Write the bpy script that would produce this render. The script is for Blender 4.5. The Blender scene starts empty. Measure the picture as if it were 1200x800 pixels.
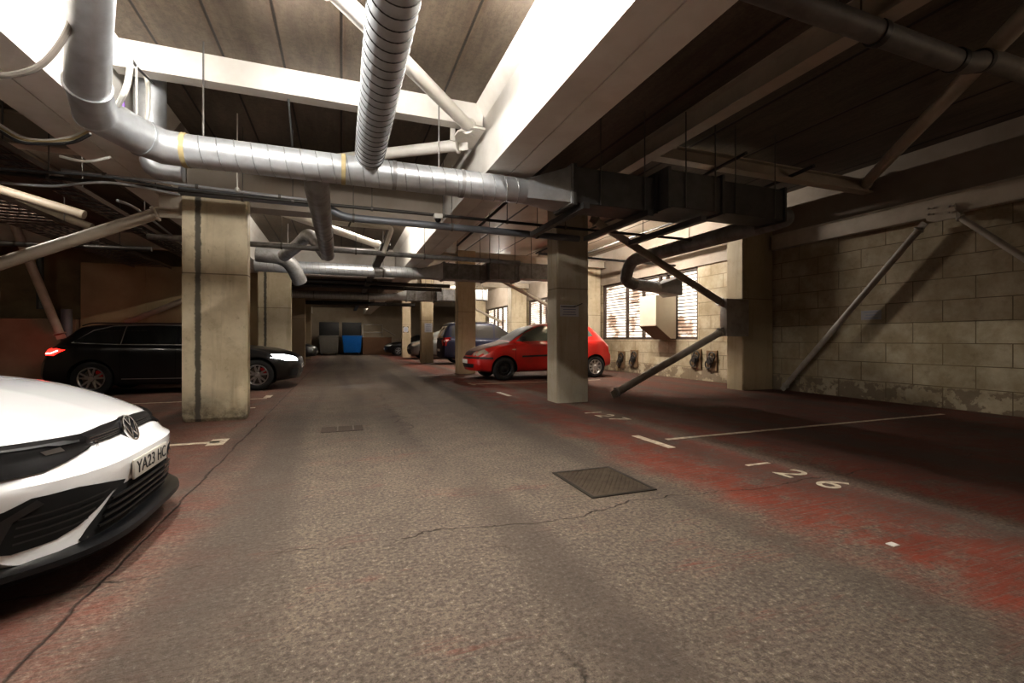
import bpy, bmesh, math, random
from mathutils import Vector, Matrix
from mathutils.bvhtree import BVHTree
random.seed(7)
scene = bpy.context.scene
COL = scene.collection
PI = math.pi
# ------------------------------------------------------------------ camera
EYE, FPX, HZ, YAW = 1.10, 540.0, 397.5, math.radians(20.32)
CY, SY = math.cos(YAW), math.sin(YAW)
def ray(u, v):
    a, c = (u-600)/FPX, (HZ-v)/FPX
    return a*CY+SY, -a*SY+CY, c
def onY(u, v, Y):
    r = ray(u, v); k = Y/r[1]; return Vector((r[0]*k, Y, EYE+r[2]*k))
def onX(u, v, X):
    r = ray(u, v); k = X/r[0]; return Vector((X, r[1]*k, EYE+r[2]*k))
def onZ(u, v, Z):
    r = ray(u, v); k = (Z-EYE)/r[2]; return Vector((r[0]*k, r[1]*k, Z))
cam = bpy.data.cameras.new('camera'); camo = bpy.data.objects.new('camera', cam); COL.objects.link(camo)
camo.location = (0, 0, EYE); camo.rotation_euler = (PI/2, 0, -YAW)
cam.sensor_width = 36; cam.lens = FPX/1200*36; cam.shift_y = -2.5/1200; cam.clip_start = .05
scene.camera = camo

# ------------------------------------------------------------------ materials
MATS = {}
def nodes(name):
    m = bpy.data.materials.new(name); m.use_nodes = True
    nt = m.node_tree; b = nt.nodes['Principled BSDF']; MATS[name] = m
    return m, nt, b
def N(nt, t, **kw):
    n = nt.nodes.new(t)
    for k, v in kw.items(): setattr(n, k, v)
    return n
def coords(nt, scale=(1, 1, 1), kind='Object'):
    tc = N(nt, 'ShaderNodeTexCoord'); mp = N(nt, 'ShaderNodeMapping'); mp.inputs['Scale'].default_value = scale
    nt.links.new(tc.outputs[kind], mp.inputs[0]); return mp.outputs[0]
def noise(nt, vec, scale, detail=4, rough=.6):
    n = N(nt, 'ShaderNodeTexNoise'); n.inputs['Scale'].default_value = scale; n.inputs['Detail'].default_value = detail
    n.inputs['Roughness'].default_value = rough; nt.links.new(vec, n.inputs['Vector']); return n.outputs['Fac']
def ramp(nt, fac, stops):
    r = N(nt, 'ShaderNodeValToRGB'); e = r.color_ramp.elements
    while len(e) < len(stops): e.new(.5)
    for k, (p, c) in enumerate(stops):
        e[k].position = p; e[k].color = (c, c, c, 1) if isinstance(c, (int, float)) else (*c, 1)
    nt.links.new(fac, r.inputs[0]); return r.outputs[0]
def mix(nt, fac, a, b, mode='MIX'):
    n = N(nt, 'ShaderNodeMix', data_type='RGBA', blend_type=mode)
    for s, v in ((n.inputs[0], fac), (n.inputs[6], a), (n.inputs[7], b)):
        if isinstance(v, (int, float)): s.default_value = v
        elif isinstance(v, tuple): s.default_value = (*v, 1)
        else: nt.links.new(v, s)
    return n.outputs[2]
def math_(nt, op, a, b=None, clamp=False):
    n = N(nt, 'ShaderNodeMath', operation=op); n.use_clamp = clamp
    for s, v in ((n.inputs[0], a), (n.inputs[1], b)):
        if v is None: continue
        if isinstance(v, (int, float)): s.default_value = v
        else: nt.links.new(v, s)
    return n.outputs[0]
def bump(nt, b, h, strength=.3, dist=.02):
    n = N(nt, 'ShaderNodeBump'); n.inputs['Strength'].default_value = strength; n.inputs['Distance'].default_value = dist
    nt.links.new(h, n.inputs['Height']); nt.links.new(n.outputs[0], b.inputs['Normal'])
def mat(name, col, rough=.5, metal=0, dirt=None, amt=.5, scale=3, coat=0, bmp=0, stretch=(1, 1, 1), emit=None, es=0):
    if name in MATS: return MATS[name]
    m, nt, b = nodes(name)
    b.inputs['Roughness'].default_value = rough; b.inputs['Metallic'].default_value = metal
    b.inputs['Base Color'].default_value = (*col, 1)
    if coat: b.inputs['Coat Weight'].default_value = coat; b.inputs['Coat Roughness'].default_value = .05
    if dirt is None: dirt = tuple(c*.75 for c in col); amt = min(amt, .35)
    v = coords(nt, stretch); f = noise(nt, v, scale, 5)
    nt.links.new(mix(nt, ramp(nt, f, [(.4, 0), (.7, amt)]), col, dirt), b.inputs['Base Color'])
    if bmp: bump(nt, b, noise(nt, v, scale*12, 3), bmp, .01)
    if emit: b.inputs['Emission Color'].default_value = (*emit, 1); b.inputs['Emission Strength'].default_value = es
    return m

def floor_mat():
    m, nt, b = nodes('floor_concrete')
    o = coords(nt); sep = N(nt, 'ShaderNodeSeparateXYZ'); nt.links.new(o, sep.inputs[0])
    big = noise(nt, o, .55, 5); mid = noise(nt, o, 4, 6, .7); fine = noise(nt, o, 42, 3, .8); tiny = noise(nt, o, 16, 5, .8)
    st = noise(nt, coords(nt, (2.2, 30, 1)), 1.6, 5, .75)
    base = mix(nt, ramp(nt, mid, [(.3, 0), (.7, 1)]), (.215, .168, .128), (.13, .10, .077))
    base = mix(nt, ramp(nt, big, [(.35, 0), (.65, .55)]), base, (.115, .095, .078))
    base = mix(nt, ramp(nt, fine, [(.41, .7), (.50, 0)]), base, (.06, .05, .042))
    base = mix(nt, ramp(nt, fine, [(.57, 0), (.68, .5)]), base, (.42, .37, .31))
    base = mix(nt, ramp(nt, tiny, [(.36, .6), (.47, 0)]), base, (.07, .058, .05))
    # red paint
    red = mix(nt, ramp(nt, mid, [(.3, 0), (.7, 1)]), (.25, .052, .030), (.16, .036, .022))
    red = mix(nt, ramp(nt, tiny, [(.35, .6), (.48, 0)]), red, (.09, .03, .02))
    X = sep.outputs[0]; Y = sep.outputs[1]
    wob = math_(nt, 'MULTIPLY', math_(nt, 'SUBTRACT', noise(nt, o, 1.3, 6, .7), .5), 1.6)
    xr = math_(nt, 'ADD', X, wob)
    mr = N(nt, 'ShaderNodeMapRange'); nt.links.new(xr, mr.inputs[0]); mr.inputs[1].default_value = 2.25; mr.inputs[2].default_value = 2.75
    ml = N(nt, 'ShaderNodeMapRange'); nt.links.new(xr, ml.inputs[0]); ml.inputs[1].default_value = -.55; ml.inputs[2].default_value = -1.35
    my = N(nt, 'ShaderNodeMapRange'); nt.links.new(Y, my.inputs[0]); my.inputs[1].default_value = 3.4; my.inputs[2].default_value = 5.4; my.inputs[3].default_value = 1; my.inputs[4].default_value = .5
    ml2 = math_(nt, 'MULTIPLY', ml.outputs[0], my.outputs[0])
    msk = math_(nt, 'ADD', mr.outputs[0], ml2, True)
    wear = ramp(nt, st, [(.36, .15), (.54, 1)])
    wear2 = ramp(nt, noise(nt, o, 2.1, 6, .75), [(.38, .15), (.50, 1)])
    k = math_(nt, 'MULTIPLY', math_(nt, 'MULTIPLY', msk, wear), wear2)
    # sparse red scuffs over the aisle
    sc = math_(nt, 'MULTIPLY', ramp(nt, noise(nt, coords(nt, (1, 2.2, 1)), .8, 6, .75), [(.55, 0), (.66, .55)]), ramp(nt, st, [(.45, 0), (.6, 1)]))
    k = math_(nt, 'MAXIMUM', k, sc)
    # worn grey strip beside the bay fronts
    gs = N(nt, 'ShaderNodeMapRange'); nt.links.new(math_(nt, 'ABSOLUTE', math_(nt, 'SUBTRACT', math_(nt, 'ADD', X, math_(nt, 'MULTIPLY', wob, .1)), 3.72)), gs.inputs[0]); gs.inputs[1].default_value = .22; gs.inputs[2].default_value = .08
    k = math_(nt, 'MULTIPLY', k, math_(nt, 'SUBTRACT', 1, math_(nt, 'MULTIPLY', gs.outputs[0], .8)))
    colr = mix(nt, k, base, red)
    # bay floors are mixed towards a darker brown
    dk = N(nt, 'ShaderNodeMapRange'); nt.links.new(X, dk.inputs[0]); dk.inputs[1].default_value = 3.8; dk.inputs[2].default_value = 4.6
    colr = mix(nt, math_(nt, 'MULTIPLY', dk.outputs[0], .55), colr, (.06, .035, .025))
    # tyre-darkened lanes
    ln = noise(nt, coords(nt, (1.6, .12, 1)), 1.0, 2, .4)
    colr = mix(nt, ramp(nt, ln, [(.48, 0), (.62, .6)]), colr, (.07, .055, .045))
    # joint between the slabs near x=-1.02 and a cross joint
    jw = math_(nt, 'ADD', X, math_(nt, 'MULTIPLY', math_(nt, 'SUBTRACT', noise(nt, o, 3, 4), .5), .09))
    j1 = math_(nt, 'MULTIPLY', ramp(nt, math_(nt, 'ABSOLUTE', math_(nt, 'ADD', jw, 1.02)), [(.003, .8), (.009, 0)]), ramp(nt, noise(nt, o, 2.5, 4), [(.35, .25), (.5, 1)]))
    jy = math_(nt, 'ADD', Y, math_(nt, 'MULTIPLY', math_(nt, 'SUBTRACT', noise(nt, o, 1.2, 5), .5), .5))
    jm = N(nt, 'ShaderNodeMath', operation='PINGPONG'); nt.links.new(math_(nt, 'SUBTRACT', jy, 2.6), jm.inputs[0]); jm.inputs[1].default_value = 3.6
    j2 = math_(nt, 'MULTIPLY', ramp(nt, jm.outputs[0], [(.002, .8), (.008, 0)]), ramp(nt, noise(nt, o, 1.7, 3), [(.42, 0), (.5, 1)]))
    jx = math_(nt, 'ADD', X, math_(nt, 'MULTIPLY', math_(nt, 'SUBTRACT', noise(nt, coords(nt, (1, 1.5, 1)), 1.4, 6), .5), .9))
    j3 = math_(nt, 'MULTIPLY', ramp(nt, math_(nt, 'ABSOLUTE', math_(nt, 'SUBTRACT', jx, .75)), [(.003, .6), (.02, 0)]), ramp(nt, noise(nt, o, .9, 2), [(.45, 0), (.52, 1)]))
    j = math_(nt, 'MAXIMUM', math_(nt, 'MAXIMUM', j1, j2), j3)
    colr = mix(nt, j, colr, (.03, .024, .02))
    nt.links.new(colr, b.inputs['Base Color'])
    b.inputs['Roughness'].default_value = .82; b.inputs['Specular IOR Level'].default_value = .3
    h = math_(nt, 'ADD', math_(nt, 'MULTIPLY', fine, .5), math_(nt, 'ADD', math_(nt, 'MULTIPLY', st, .7), math_(nt, 'MULTIPLY', j, -1.2)))
    bump(nt, b, h, .9, .02)
    return m
FLOOR = floor_mat()

def block_mat(name, axis, c1, c2, mortar, bw=.82, bh=.345, low=True):
    m, nt, b = nodes(name)
    o = coords(nt); sep = N(nt, 'ShaderNodeSeparateXYZ'); nt.links.new(o, sep.inputs[0])
    cb = N(nt, 'ShaderNodeCombineXYZ'); nt.links.new(sep.outputs[axis], cb.inputs[0]); nt.links.new(sep.outputs[2], cb.inputs[1])
    br = N(nt, 'ShaderNodeTexBrick'); nt.links.new(cb.outputs[0], br.inputs[0])
    br.inputs['Scale'].default_value = 1; br.inputs['Brick Width'].default_value = bw; br.inputs['Row Height'].default_value = bh
    br.inputs['Mortar Size'].default_value = .008; br.inputs['Mortar Smooth'].default_value = .4
    br.inputs['Color1'].default_value = (*c1, 1); br.inputs['Color2'].default_value = (*c2, 1); br.inputs['Mortar'].default_value = (*mortar, 1)
    n1 = noise(nt, o, 1.4, 7, .7); n2 = noise(nt, o, 6, 5, .7)
    c = mix(nt, ramp(nt, n1, [(.36, 0), (.62, .75)]), br.outputs[0], (.22, .165, .085))
    c = mix(nt, ramp(nt, n2, [(.56, 0), (.75, .5)]), c, (.12, .095, .06))
    if low:   # peeling band at the foot
        z = math_(nt, 'ADD', sep.outputs[2], math_(nt, 'MULTIPLY', math_(nt, 'SUBTRACT', n2, .5), .25))
        mk = ramp(nt, z, [(.0, .7), (.30, .7), (.34, 0)])
        pe = ramp(nt, noise(nt, o, 3.2, 6, .65), [(.47, 0), (.5, 1)])
        c = mix(nt, math_(nt, 'MULTIPLY', mk, pe), c, (.14, .10, .065))
    nt.links.new(c, b.inputs['Base Color']); b.inputs['Roughness'].default_value = .7
    h = math_(nt, 'ADD', math_(nt, 'MULTIPLY', br.outputs['Fac'], -1), math_(nt, 'MULTIPLY', n2, .3))
    bump(nt, b, h, .6, .02)
    return m
BLOCK = block_mat('painted_block_x', 1, (.50, .43, .31), (.44, .375, .27), (.13, .10, .06))
BLOCKY = block_mat('painted_block_y', 0, (.42, .34, .22), (.38, .31, .2), (.16, .12, .08), 1.2, .9, False)

def ceil_mat():
    m, nt, b = nodes('ceiling_boards')
    o = coords(nt); sep = N(nt, 'ShaderNodeSeparateXYZ'); nt.links.new(o, sep.inputs[0])
    n1 = noise(nt, coords(nt, (6, .8, 1)), 1.2, 6, .7); n2 = noise(nt, o, 25, 4, .7); n3 = noise(nt, o, .8, 4)
    c = mix(nt, ramp(nt, n1, [(.35, 0), (.7, 1)]), (.17, .135, .10), (.085, .062, .045))
    c = mix(nt, ramp(nt, n2, [(.4, .4), (.55, 0)]), c, (.06, .045, .035))
    c = mix(nt, ramp(nt, n3, [(.45, 0), (.7, .4)]), c, (.22, .18, .145))
    pp = N(nt, 'ShaderNodeMath', operation='PINGPONG'); gt = math_(nt, 'GREATER_THAN', sep.outputs[0], 2.1)
    nt.links.new(math_(nt, 'MULTIPLY', sep.outputs[0], math_(nt, 'SUBTRACT', 1.15, math_(nt, 'MULTIPLY', gt, .65))), pp.inputs[0]); pp.inputs[1].default_value = .31
    seam = ramp(nt, pp.outputs[0], [(.008, 1), (.018, 0)])
    halo = ramp(nt, pp.outputs[0], [(.01, .6), (.07, 0)])
    c = mix(nt, math_(nt, 'MULTIPLY', halo, n1), c, (.10, .05, .02))
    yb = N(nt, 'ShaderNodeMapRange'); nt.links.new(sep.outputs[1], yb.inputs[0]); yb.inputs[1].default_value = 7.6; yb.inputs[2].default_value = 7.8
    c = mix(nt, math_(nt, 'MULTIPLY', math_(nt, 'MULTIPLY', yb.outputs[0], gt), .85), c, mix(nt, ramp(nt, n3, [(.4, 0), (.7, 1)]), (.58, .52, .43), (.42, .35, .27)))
    c = mix(nt, seam, c, (.018, .013, .01))
    nt.links.new(c, b.inputs['Base Color']); b.inputs['Roughness'].default_value = .55
    bump(nt, b, math_(nt, 'ADD', math_(nt, 'MULTIPLY', seam, -2), n2), .4, .01)
    return m
CEIL = ceil_mat()

def pillar_mat(name, seed, c1=(.58, .50, .36), stripe=None, foot=.3):
    m, nt, b = nodes(name)
    o = coords(nt); sep = N(nt, 'ShaderNodeSeparateXYZ'); nt.links.new(o, sep.inputs[0])
    mp = N(nt, 'ShaderNodeMapping'); mp.inputs['Location'].default_value = (seed, seed*2, 0); nt.links.new(o, mp.inputs[0]); v = mp.outputs[0]
    mp2 = N(nt, 'ShaderNodeMapping'); mp2.inputs['Scale'].default_value = (9, 9, .7); nt.links.new(v, mp2.inputs[0])
    n1 = noise(nt, v, 2.2, 6, .65); ns = noise(nt, mp2.outputs[0], 1, 4, .6); n2 = noise(nt, v, 14, 4, .7)
    c = mix(nt, ramp(nt, n1, [(.4, 0), (.72, .5)]), c1, (.36, .28, .15))
    c = mix(nt, ramp(nt, ns, [(.52, 0), (.72, .45)]), c, (.30, .23, .13))
    c = mix(nt, ramp(nt, n2, [(.62, 0), (.75, .4)]), c, (.25, .18, .1))
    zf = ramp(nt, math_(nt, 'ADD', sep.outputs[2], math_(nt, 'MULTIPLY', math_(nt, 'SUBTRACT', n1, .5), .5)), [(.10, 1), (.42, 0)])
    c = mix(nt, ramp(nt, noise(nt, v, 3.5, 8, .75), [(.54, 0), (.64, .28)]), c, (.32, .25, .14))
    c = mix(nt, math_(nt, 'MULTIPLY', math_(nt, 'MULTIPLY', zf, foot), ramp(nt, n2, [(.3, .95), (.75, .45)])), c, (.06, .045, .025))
    jn = ramp(nt, math_(nt, 'ABSOLUTE', math_(nt, 'SUBTRACT', sep.outputs[2], 1.98)), [(.004, .7), (.01, 0)])
    c = mix(nt, jn, c, (.1, .07, .04))
    if stripe is not None:
        wob = math_(nt, 'MULTIPLY', math_(nt, 'SUBTRACT', noise(nt, v, 12, 4, .7), .5), .05)
        s = ramp(nt, math_(nt, 'ABSOLUTE', math_(nt, 'SUBTRACT', math_(nt, 'ADD', sep.outputs[0], wob), stripe)), [(.026, .9), (.04, 0)])
        c = mix(nt, s, c, (.07, .062, .05))
    nt.links.new(c, b.inputs['Base Color']); b.inputs['Roughness'].default_value = .6
    bump(nt, b, math_(nt, 'ADD', n1, math_(nt, 'MULTIPLY', n2, .4)), .25, .02)
    return m

WHITE = mat('white_steel_paint', (.78, .75, .70), .38, dirt=(.42, .36, .28), amt=.35, scale=2)
CREAMST = mat('cream_steel_paint', (.50, .44, .36), .45, dirt=(.3, .24, .17), amt=.5, scale=3)
BRACE = mat('brace_grey_paint', (.42, .38, .33), .45, dirt=(.2, .16, .12), amt=.6, scale=4)
CONC = mat('smooth_concrete', (.30, .25, .20), .7, dirt=(.2, .16, .12), amt=.6, scale=2, bmp=.1)
GALV = mat('galvanised_steel', (.54, .56, .58), .4, .65, dirt=(.40, .41, .42), amt=.7, scale=8)
GALVD = mat('dull_galvanised_steel', (.32, .32, .32), .5, .4, dirt=(.12, .11, .1), amt=.7, scale=6)
SEAM = mat('duct_seam', (.10, .10, .10), .5, .6)
SEAML = mat('pale_duct_seam', (.36, .37, .38), .4, .6)
TAPE = mat('yellow_duct_tape', (.42, .34, .18), .6)
DUCTD = mat('dark_duct_steel', (.10, .095, .09), .5, .5, dirt=(.05, .045, .04), amt=.6, scale=5)
PIPEG = mat('grey_painted_pipe', (.20, .21, .23), .4, .3, scale=6)
PIPED = mat('dark_iron_pipe', (.06, .055, .05), .45, .4, scale=6)
RODM = mat('hanger_rod_steel', (.16, .15, .14), .5, .6)
CABLEB = mat('black_cable', (.05, .05, .05), .5)
CABLEW = mat('white_cable', (.62, .60, .55), .5)
CABLEP = mat('purple_cable', (.20, .08, .38), .5)
CABLEY = mat('tan_cable', (.38, .30, .16), .5)
BLACK = mat('gloss_black_trim', (.007, .007, .008), .3, coat=.15)
MBLACK = mat('matt_black_plastic', (.022, .021, .02), .6, bmp=.1)
RUBBER = mat('tyre_rubber', (.02, .02, .02), .75)
RIM = mat('alloy_rim', (.45, .45, .46), .28, .9)
STEELW = mat('black_steel_wheel', (.025, .025, .026), .5, .3)
CHROME = mat('chrome', (.75, .75, .76), .12, 1)
GLASS = mat('tinted_glass', (.018, .02, .02), .06, coat=1)
GLASSG = mat('greenish_glass', (.10, .12, .10), .08, coat=1)
HOLE = mat('dark_recess', (.006, .006, .006), .9)
LINE = mat('road_marking_paint', (.62, .55, .42), .6, dirt=(.26, .17, .12), amt=.9, scale=14)
PAPER = mat('notice_paper', (.55, .56, .62), .6)
RED_C = mat('red_caliper', (.5, .02, .02), .4)

# ------------------------------------------------------------------ mesh helpers
def finish(name, bm, m, parent=None, smooth=True, ang=35, loc=None):
    me = bpy.data.meshes.new(name)
    bmesh.ops.recalc_face_normals(bm, faces=bm.faces[:])
    bm.to_mesh(me); bm.free()
    for x in (m if isinstance(m, (list, tuple)) else [m]): me.materials.append(x)
    if smooth:
        for p in me.polygons: p.use_smooth = True
        me.set_sharp_from_angle(angle=math.radians(ang))
    o = bpy.data.objects.new(name, me); COL.objects.link(o)
    if parent: o.parent = parent
    if loc is not None: o.location = loc
    return o
def tag(o, label, cat, group=None, kind=None):
    o['label'] = label; o['category'] = cat
    if group: o['group'] = group
    if kind: o['kind'] = kind
    return o
def thing(name, label, cat, loc=(0, 0, 0), rz=0, group=None):
    o = bpy.data.objects.new(name, None); COL.objects.link(o); o.location = loc; o.rotation_euler = (0, 0, rz)
    o.empty_display_size = .1
    return tag(o, label, cat, group)
def struct(name, bm, m, smooth=False):
    o = finish(name, bm, m, smooth=smooth); o['kind'] = 'structure'; return o
def copy_tree(o, parent=None):
    c = o.copy(); COL.objects.link(c)
    if parent: c.parent = parent
    for ch in list(o.children): copy_tree(ch, c)
    return c
def nb(): return bmesh.new()
def box(bm, a, b, bev=0, mi=0):
    a, b = Vector(a), Vector(b); t = bmesh.new()
    bmesh.ops.create_cube(t, size=1)
    s = b-a
    for v in t.verts: v.co = Vector(((v.co.x+.5)*s.x+a.x, (v.co.y+.5)*s.y+a.y, (v.co.z+.5)*s.z+a.z))
    if bev: bmesh.ops.bevel(t, geom=t.edges[:], offset=bev, segments=2, affect='EDGES', profile=.5)
    merge(bm, t, mi)
def merge(bm, t, mi=0, M=None):
    vm = {}
    for v in t.verts: vm[v.index if False else v] = bm.verts.new(M @ v.co if M else v.co)
    for f in t.faces:
        try: g = bm.faces.new([vm[v] for v in f.verts]); g.material_index = mi if mi >= 0 else f.material_index
        except ValueError: pass
    t.free()
def frames(pts):
    n = len(pts); T = []
    for i in range(n):
        d = pts[min(i+1, n-1)]-pts[max(i-1, 0)]; T.append(d.normalized())
    up = Vector((0, 0, 1)) if abs(T[0].z) < .9 else Vector((1, 0, 0))
    u = T[0].cross(up).normalized(); out = []
    for t in T:
        u = (u-t*u.dot(t)).normalized(); out.append((t, u, t.cross(u)))
    return out
def tube(bm, pts, r, seg=12, mi=0, caps=True):
    pts = [Vector(p) for p in pts]; fr = frames(pts); rings = []
    for i, p in enumerate(pts):
        rr = r[i] if isinstance(r, (list, tuple)) else r
        _, u, w = fr[i]
        k = 1.0
        if 0 < i < len(pts)-1:
            a = (pts[i]-pts[i-1]).normalized(); b = (pts[i+1]-pts[i]).normalized(); k = 1/max(.6, math.cos(a.angle(b)/2))
        rings.append([bm.verts.new(p+(u*math.cos(2*PI*j/seg)+w*math.sin(2*PI*j/seg))*rr*k) for j in range(seg)])
    for a, b in zip(rings, rings[1:]):
        for j in range(seg):
            f = bm.faces.new((a[j], a[(j+1) % seg], b[(j+1) % seg], b[j])); f.material_index = mi
    if caps:
        for q in (rings[0][::-1], rings[-1]):
            f = bm.faces.new(q); f.material_index = mi
def bend(pts, rad=.2, n=6):
    """round the corners of a polyline"""
    pts = [Vector(p) for p in pts]; out = [pts[0]]
    for i in range(1, len(pts)-1):
        a, p, b = pts[i-1], pts[i], pts[i+1]
        d1 = (a-p); d2 = (b-p); r = min(rad, d1.length*.48, d2.length*.48)
        s, e = p+d1.normalized()*r, p+d2.normalized()*r
        for k in range(n+1):
            t = k/n; out.append(s*(1-t)**2+p*2*t*(1-t)+e*t*t)
    out.append(pts[-1]); return out
def helix(bm, p0, p1, r, pitch, mi=1, w=.006, seg=20, left=False):
    p0, p1 = Vector(p0), Vector(p1); L = (p1-p0).length; T = (p1-p0)/L
    up = Vector((0, 0, 1)) if abs(T.z) < .9 else Vector((1, 0, 0)); u = T.cross(up).normalized(); v = T.cross(u)
    n = int(L/pitch*seg); prev = None
    for i in range(n+1):
        s = L*i/n; a = 2*PI*i/seg*(1 if not left else -1)
        d = u*math.cos(a)+v*math.sin(a)
        c = p0+T*s
        q = [bm.verts.new(c+T*(-w)+d*(r*.998)), bm.verts.new(c+d*(r+.006)), bm.verts.new(c+T*w+d*(r*.998))]
        if prev:
            for k in range(2):
                f = bm.faces.new((prev[k], prev[k+1], q[k+1], q[k])); f.material_index = mi
        prev = q
def cyl(bm, p0, p1, r, seg=16, mi=0): tube(bm, [p0, p1], r, seg, mi)
def lathe(bm, prof, seg=32, axis='y', mi=0, M=None):
    """prof = [(radius, along)]"""
    t = bmesh.new(); rings = []
    for r, h in prof:
        ring = []
        for j in range(seg):
            a = 2*PI*j/seg; c, s = math.cos(a)*r, math.sin(a)*r
            ring.append(t.verts.new({'y': (c, h, s), 'z': (c, s, h), 'x': (h, c, s)}[axis]))
        rings.append(ring)
    for a, b in zip(rings, rings[1:]):
        for j in range(seg): t.faces.new((a[j], a[(j+1) % seg], b[(j+1) % seg], b[j]))
    bmesh.ops.remove_doubles(t, verts=t.verts[:], dist=1e-5)
    merge(bm, t, mi, M)
def prism(bm, poly, fn, depth, mi=0):
    """poly 2D -> fn(a,b,t) 3D with t in (0, depth)"""
    A = [bm.verts.new(fn(a, b, 0)) for a, b in poly]; B = [bm.verts.new(fn(a, b, depth)) for a, b in poly]
    n = len(poly)
    for q in (A[::-1], B): bm.faces.new(q).material_index = mi
    for i in range(n): bm.faces.new((A[i], A[(i+1) % n], B[(i+1) % n], B[i])).material_index = mi
def text_mesh(name, s, size, m, parent=None, ext=.002, align='CENTER'):
    c = bpy.data.curves.new(name, 'FONT'); c.body = s; c.size = size; c.extrude = ext; c.align_x = align; c.align_y = 'CENTER'
    o = bpy.data.objects.new(name+'_src', c); COL.objects.link(o)
    dg = bpy.context.evaluated_depsgraph_get(); me = bpy.data.meshes.new_from_object(o.evaluated_get(dg))
    bpy.data.objects.remove(o); bpy.data.curves.remove(c)
    me.name = name; me.materials.clear(); me.materials.append(m)
    q = bpy.data.objects.new(name, me); COL.objects.link(q)
    if parent: q.parent = parent
    return q

# ------------------------------------------------------------------ room shell
ROW = 7.18                       # pillar row spacing
ZC = 3.86                        # ceiling of the aisle
XR = 9.0; XL = -8.6; YB = -3.0; YE = 37.2; ZG = 3.02
bm = nb(); box(bm, (XL-.3, YB-.3, -.25), (XR+.3, YE+.3, 0)); struct('floor', bm, FLOOR)
bm = nb()
box(bm, (XL-.3, YB-.3, ZC), (2.1, YE+.3, ZC+.25))
prism(bm, [(2.1, ZC), (XR+.3, 4.26), (XR+.3, 4.5), (2.1, ZC+.25)], lambda a, b, t: (a, YB-.3+t, b), YE-YB+.6)
struct('ceiling', bm, CEIL)
bm = nb(); box(bm, (XL-.3, YB-.3, 0), (XL, YE+.3, ZC)); struct('wall_left', bm, BLOCK)
bm = nb(); box(bm, (XL, YB-.3, 0), (XR, YB, 4.3)); struct('wall_front', bm, BLOCKY)
bm = nb(); box(bm, (XL, YE, 0), (XR, YE+.3, 4.3)); struct('wall_back', bm, mat('far_wall_cream', (.52, .44, .33), .7, dirt=(.34, .27, .18), amt=.6, scale=.9))
# right wall with three window openings
WINZ = (1.10, 3.06)
wins = [(9.9+k*ROW, 14.95+k*ROW) for k in range(3)]
wins = [(9.9+k*ROW, 14.7+k*ROW) for k in range(3)]
bm = nb()
ys = [YB]+[y for w in wins for y in w]+[YE]
for i in range(0, len(ys), 2): box(bm, (XR, ys[i], 0), (XR+.25, ys[i+1], 3.06))
for a, b in wins: box(bm, (XR, a, 0), (XR+.25, b, WINZ[0]))
struct('wall_right', bm, BLOCK)
bm = nb(); box(bm, (XR-.02, YB, 3.06), (XR+.25, YE, 4.3)); struct('wall_right_upper', bm, CONC)
# sill/plinth strip of lighter wall and dirty low ledge
bm = nb(); box(bm, (XR-.06, 8.0, 3.06), (XR-.02, YE, 3.34)); struct('trim_1', bm, CONC)

# windows: steel frame, mullions and louvre slats
SLAT, _nt, _b = nodes('louvre_slat_white')
_v = coords(_nt); _f = ramp(_nt, noise(_nt, _v, 1.5, 5, .65), [(.52, 0), (.60, .75)]); _f2 = ramp(_nt, noise(_nt, coords(_nt, (1, 3, 14)), 2.5, 4), [(.6, 0), (.7, .8)])
_c = mix(_nt, 0.0, mix(_nt, _f, (.85, .82, .77), (.30, .19, .13)), (.2, .13, .09)); _nt.links.new(_c, _b.inputs['Base Color']); _b.inputs['Roughness'].default_value = .5
_tr = N(_nt, 'ShaderNodeBsdfTranslucent'); _nt.links.new(_c, _tr.inputs[0]); _ms = N(_nt, 'ShaderNodeMixShader'); _ms.inputs[0].default_value = .5
_nt.links.new(_b.outputs[0], _ms.inputs[1]); _nt.links.new(_tr.outputs[0], _ms.inputs[2]); _nt.links.new(_ms.outputs[0], _nt.nodes['Material Output'].inputs[0])
WFR = mat('rusty_window_frame', (.07, .05, .04), .6)
PANE = bpy.data.materials.new('window_glass'); PANE.use_nodes = True
_nt = PANE.node_tree; _b = _nt.nodes['Principled BSDF']; _b.inputs['Transmission Weight'].default_value = 1; _b.inputs['Roughness'].default_value = .25; _b.inputs['Base Color'].default_value = (.95, .96, .95, 1); _b.inputs['IOR'].default_value = 1.02
_n = noise(_nt, coords(_nt), 2.0, 4); _nt.links.new(mix(_nt, ramp(_nt, _n, [(.5, 0), (.75, .5)]), (.97, .97, .95), (.6, .5, .4)), _b.inputs['Base Color'])
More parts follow.
